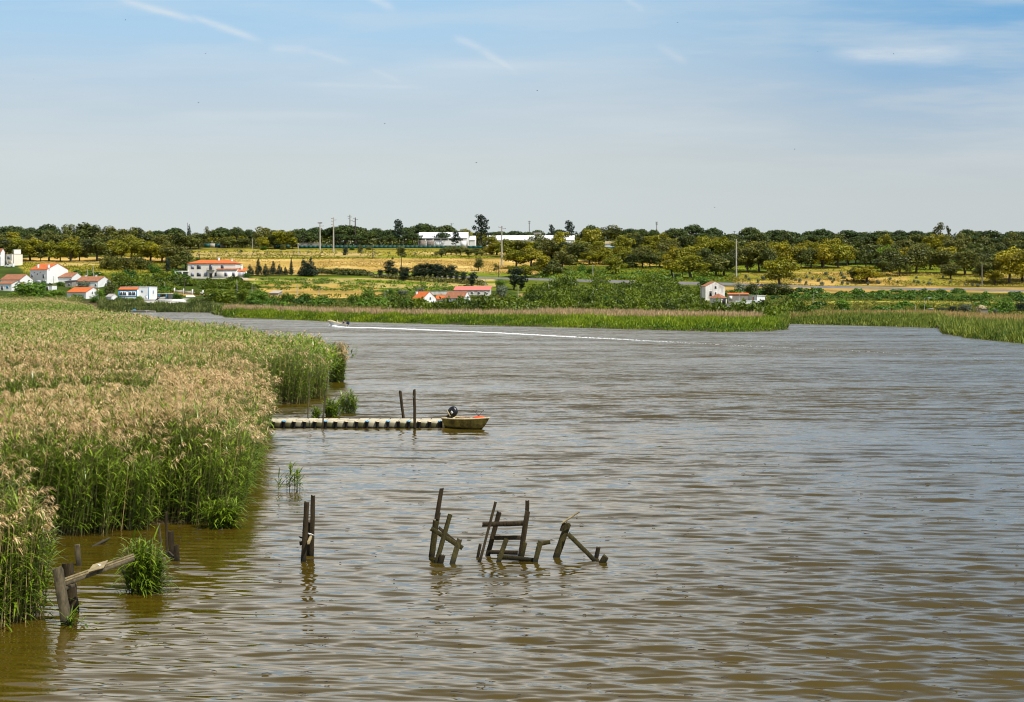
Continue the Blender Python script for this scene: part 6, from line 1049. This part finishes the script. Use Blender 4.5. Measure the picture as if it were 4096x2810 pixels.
# birds
def bird(label, p, L, rz, mats, fly=0, group=None, leg=.0):
    o = thing('bird', label, 'bird', p, rz, group); s = L / .2
    skin('body', [((-.05 * s, 0, .0), (.032 * s, .034 * s)), ((0, 0, .008 * s), (.036 * s, .038 * s)), ((.045 * s, 0, .03 * s), .024 * s), ((.065 * s, 0, .055 * s if not fly else .035 * s), .022 * s), ((.088 * s, 0, .056 * s if not fly else .035 * s), .007 * s), ((.10 * s, 0, .054 * s if not fly else .034 * s), .003 * s), ((-.10 * s, 0, -.01 * s), .012 * s), ((-.15 * s, 0, -.018 * s), .008 * s)], [(1, 0), (1, 2), (2, 3), (3, 4), (4, 5), (0, 6), (6, 7)], [mats[0]], o, 1, 1)
    for sg in (-1, 1):
        if fly: extra('wing', mats[1], o, lambda m: loft(m, [[(.03 * s, sg * .02 * s, .01 * s), (-.04 * s, sg * .02 * s, .01 * s), (-.04 * s, sg * .02 * s, .02 * s), (.03 * s, sg * .02 * s, .02 * s)], [(.02 * s, sg * .11 * s, .05 * s), (-.04 * s, sg * .11 * s, .05 * s), (-.04 * s, sg * .11 * s, .056 * s), (.02 * s, sg * .11 * s, .056 * s)], [(-.07 * s, sg * .21 * s, .04 * s), (-.085 * s, sg * .21 * s, .04 * s), (-.085 * s, sg * .21 * s, .043 * s), (-.07 * s, sg * .21 * s, .043 * s)]]))
        else:
            extra('wing', mats[1], o, lambda m: loft(m, [[(x * s, sg * (.036 * s * q + .002), z * s) for x, z in ((.02, .02), (-.03, .025), (-.10, -.004), (-.05, -.012), (.01, -.008))] for q in (.75, 1.0)])); extra('leg', 'dark_pole', o, lambda m: tube(m, [(0, sg * .014 * s, -.02 * s), (.004 * s, sg * .014 * s, -.02 * s - leg)], .003 * s, 5))
    return o
M['feather_dark'] = plain('dark_feathers', (.035, .03, .028), None, .8); M['feather_white'] = plain('white_feathers', (.75, .74, .72), None, .8); M['feather_brown'] = plain('brown_feathers', (.22, .15, .09), None, .8)
bird('small brown and white bird perched on the end of the crossbeam of the twin posts', At(1150 + 293 * .3135, 1950 + 606 * .3137, 41.5), .14, R(180), ('feather_white', 'feather_brown'), leg=.03); bird('small dark bird sitting at the left side of the twin posts', At(1150 + 172 * .3135, 1950 + 645 * .3137, 41.1), .13, R(200), ('feather_dark', 'feather_dark'), leg=.05); bird('small white-breasted bird standing on the pale board of the sloping beam', At(*Z(968, 882), 34.15), .13, R(230), ('feather_white', 'feather_dark'), leg=.03)
for i, (x, y, lb) in enumerate(((285, 46, 'uppermost bird in the left third of the sky'), (466, 122, 'bird below the contrail in the upper left sky'), (76, 180, 'bird nearest the left edge of the sky'), (450, 233, 'bird in the mid-height sky on the left, under the one by the contrail'), (873, 281, 'bird in the pale sky left of centre, above the warehouse'), (1219, 206, 'bird in the middle of the sky'), (1537, 52, 'uppermost bird right of centre in the sky'), (2027, 123, 'bird in front of the flat white cloud'), (1855, 118, 'tiny bird just left of the flat white cloud'), (1803, 339, 'bird in the pale sky on the right'), (1081, 370, 'larger dark bird low in the middle sky'), (1621, 471, 'lowest bird, just above the pines on the right'))):
    big_ = 1.35 if i == 10 else .7 if i in (2, 8) else 1.0
    bird('small dark ' + lb if i != 10 and i != 8 else lb, At(x * 1.7633, y * 1.7633, 190), .15 * big_, R((i * 77) % 360), ('feather_dark', 'feather_dark'), 1, 'birds flying in the sky')

mb = MB(); rd = np.random.default_rng(15); nd = 420; d_ = 27 + 40 * rd.random(nd) ** 1.3; px_ = rd.uniform(250, 4150, nd); L_ = rd.uniform(.04, .22, nd); az_ = rd.normal(0, .35, nd)
for q in range(nd):
    x_ = (px_[q] - CX) / F * d_[q]; tube(mb, [(x_, d_[q], .035), (x_ + math.cos(az_[q]) * L_[q] * .5, d_[q] + math.sin(az_[q]) * L_[q] * .5, .045), (x_ + math.cos(az_[q] + .4) * L_[q], d_[q] + math.sin(az_[q]) * L_[q], .03)], [.006, .009, .004], 4)
tag(mb.build('floating_debris', M['dark_pole']), 'bits of reed and twig drifting on the river in front', 'debris', None, 'stuff')
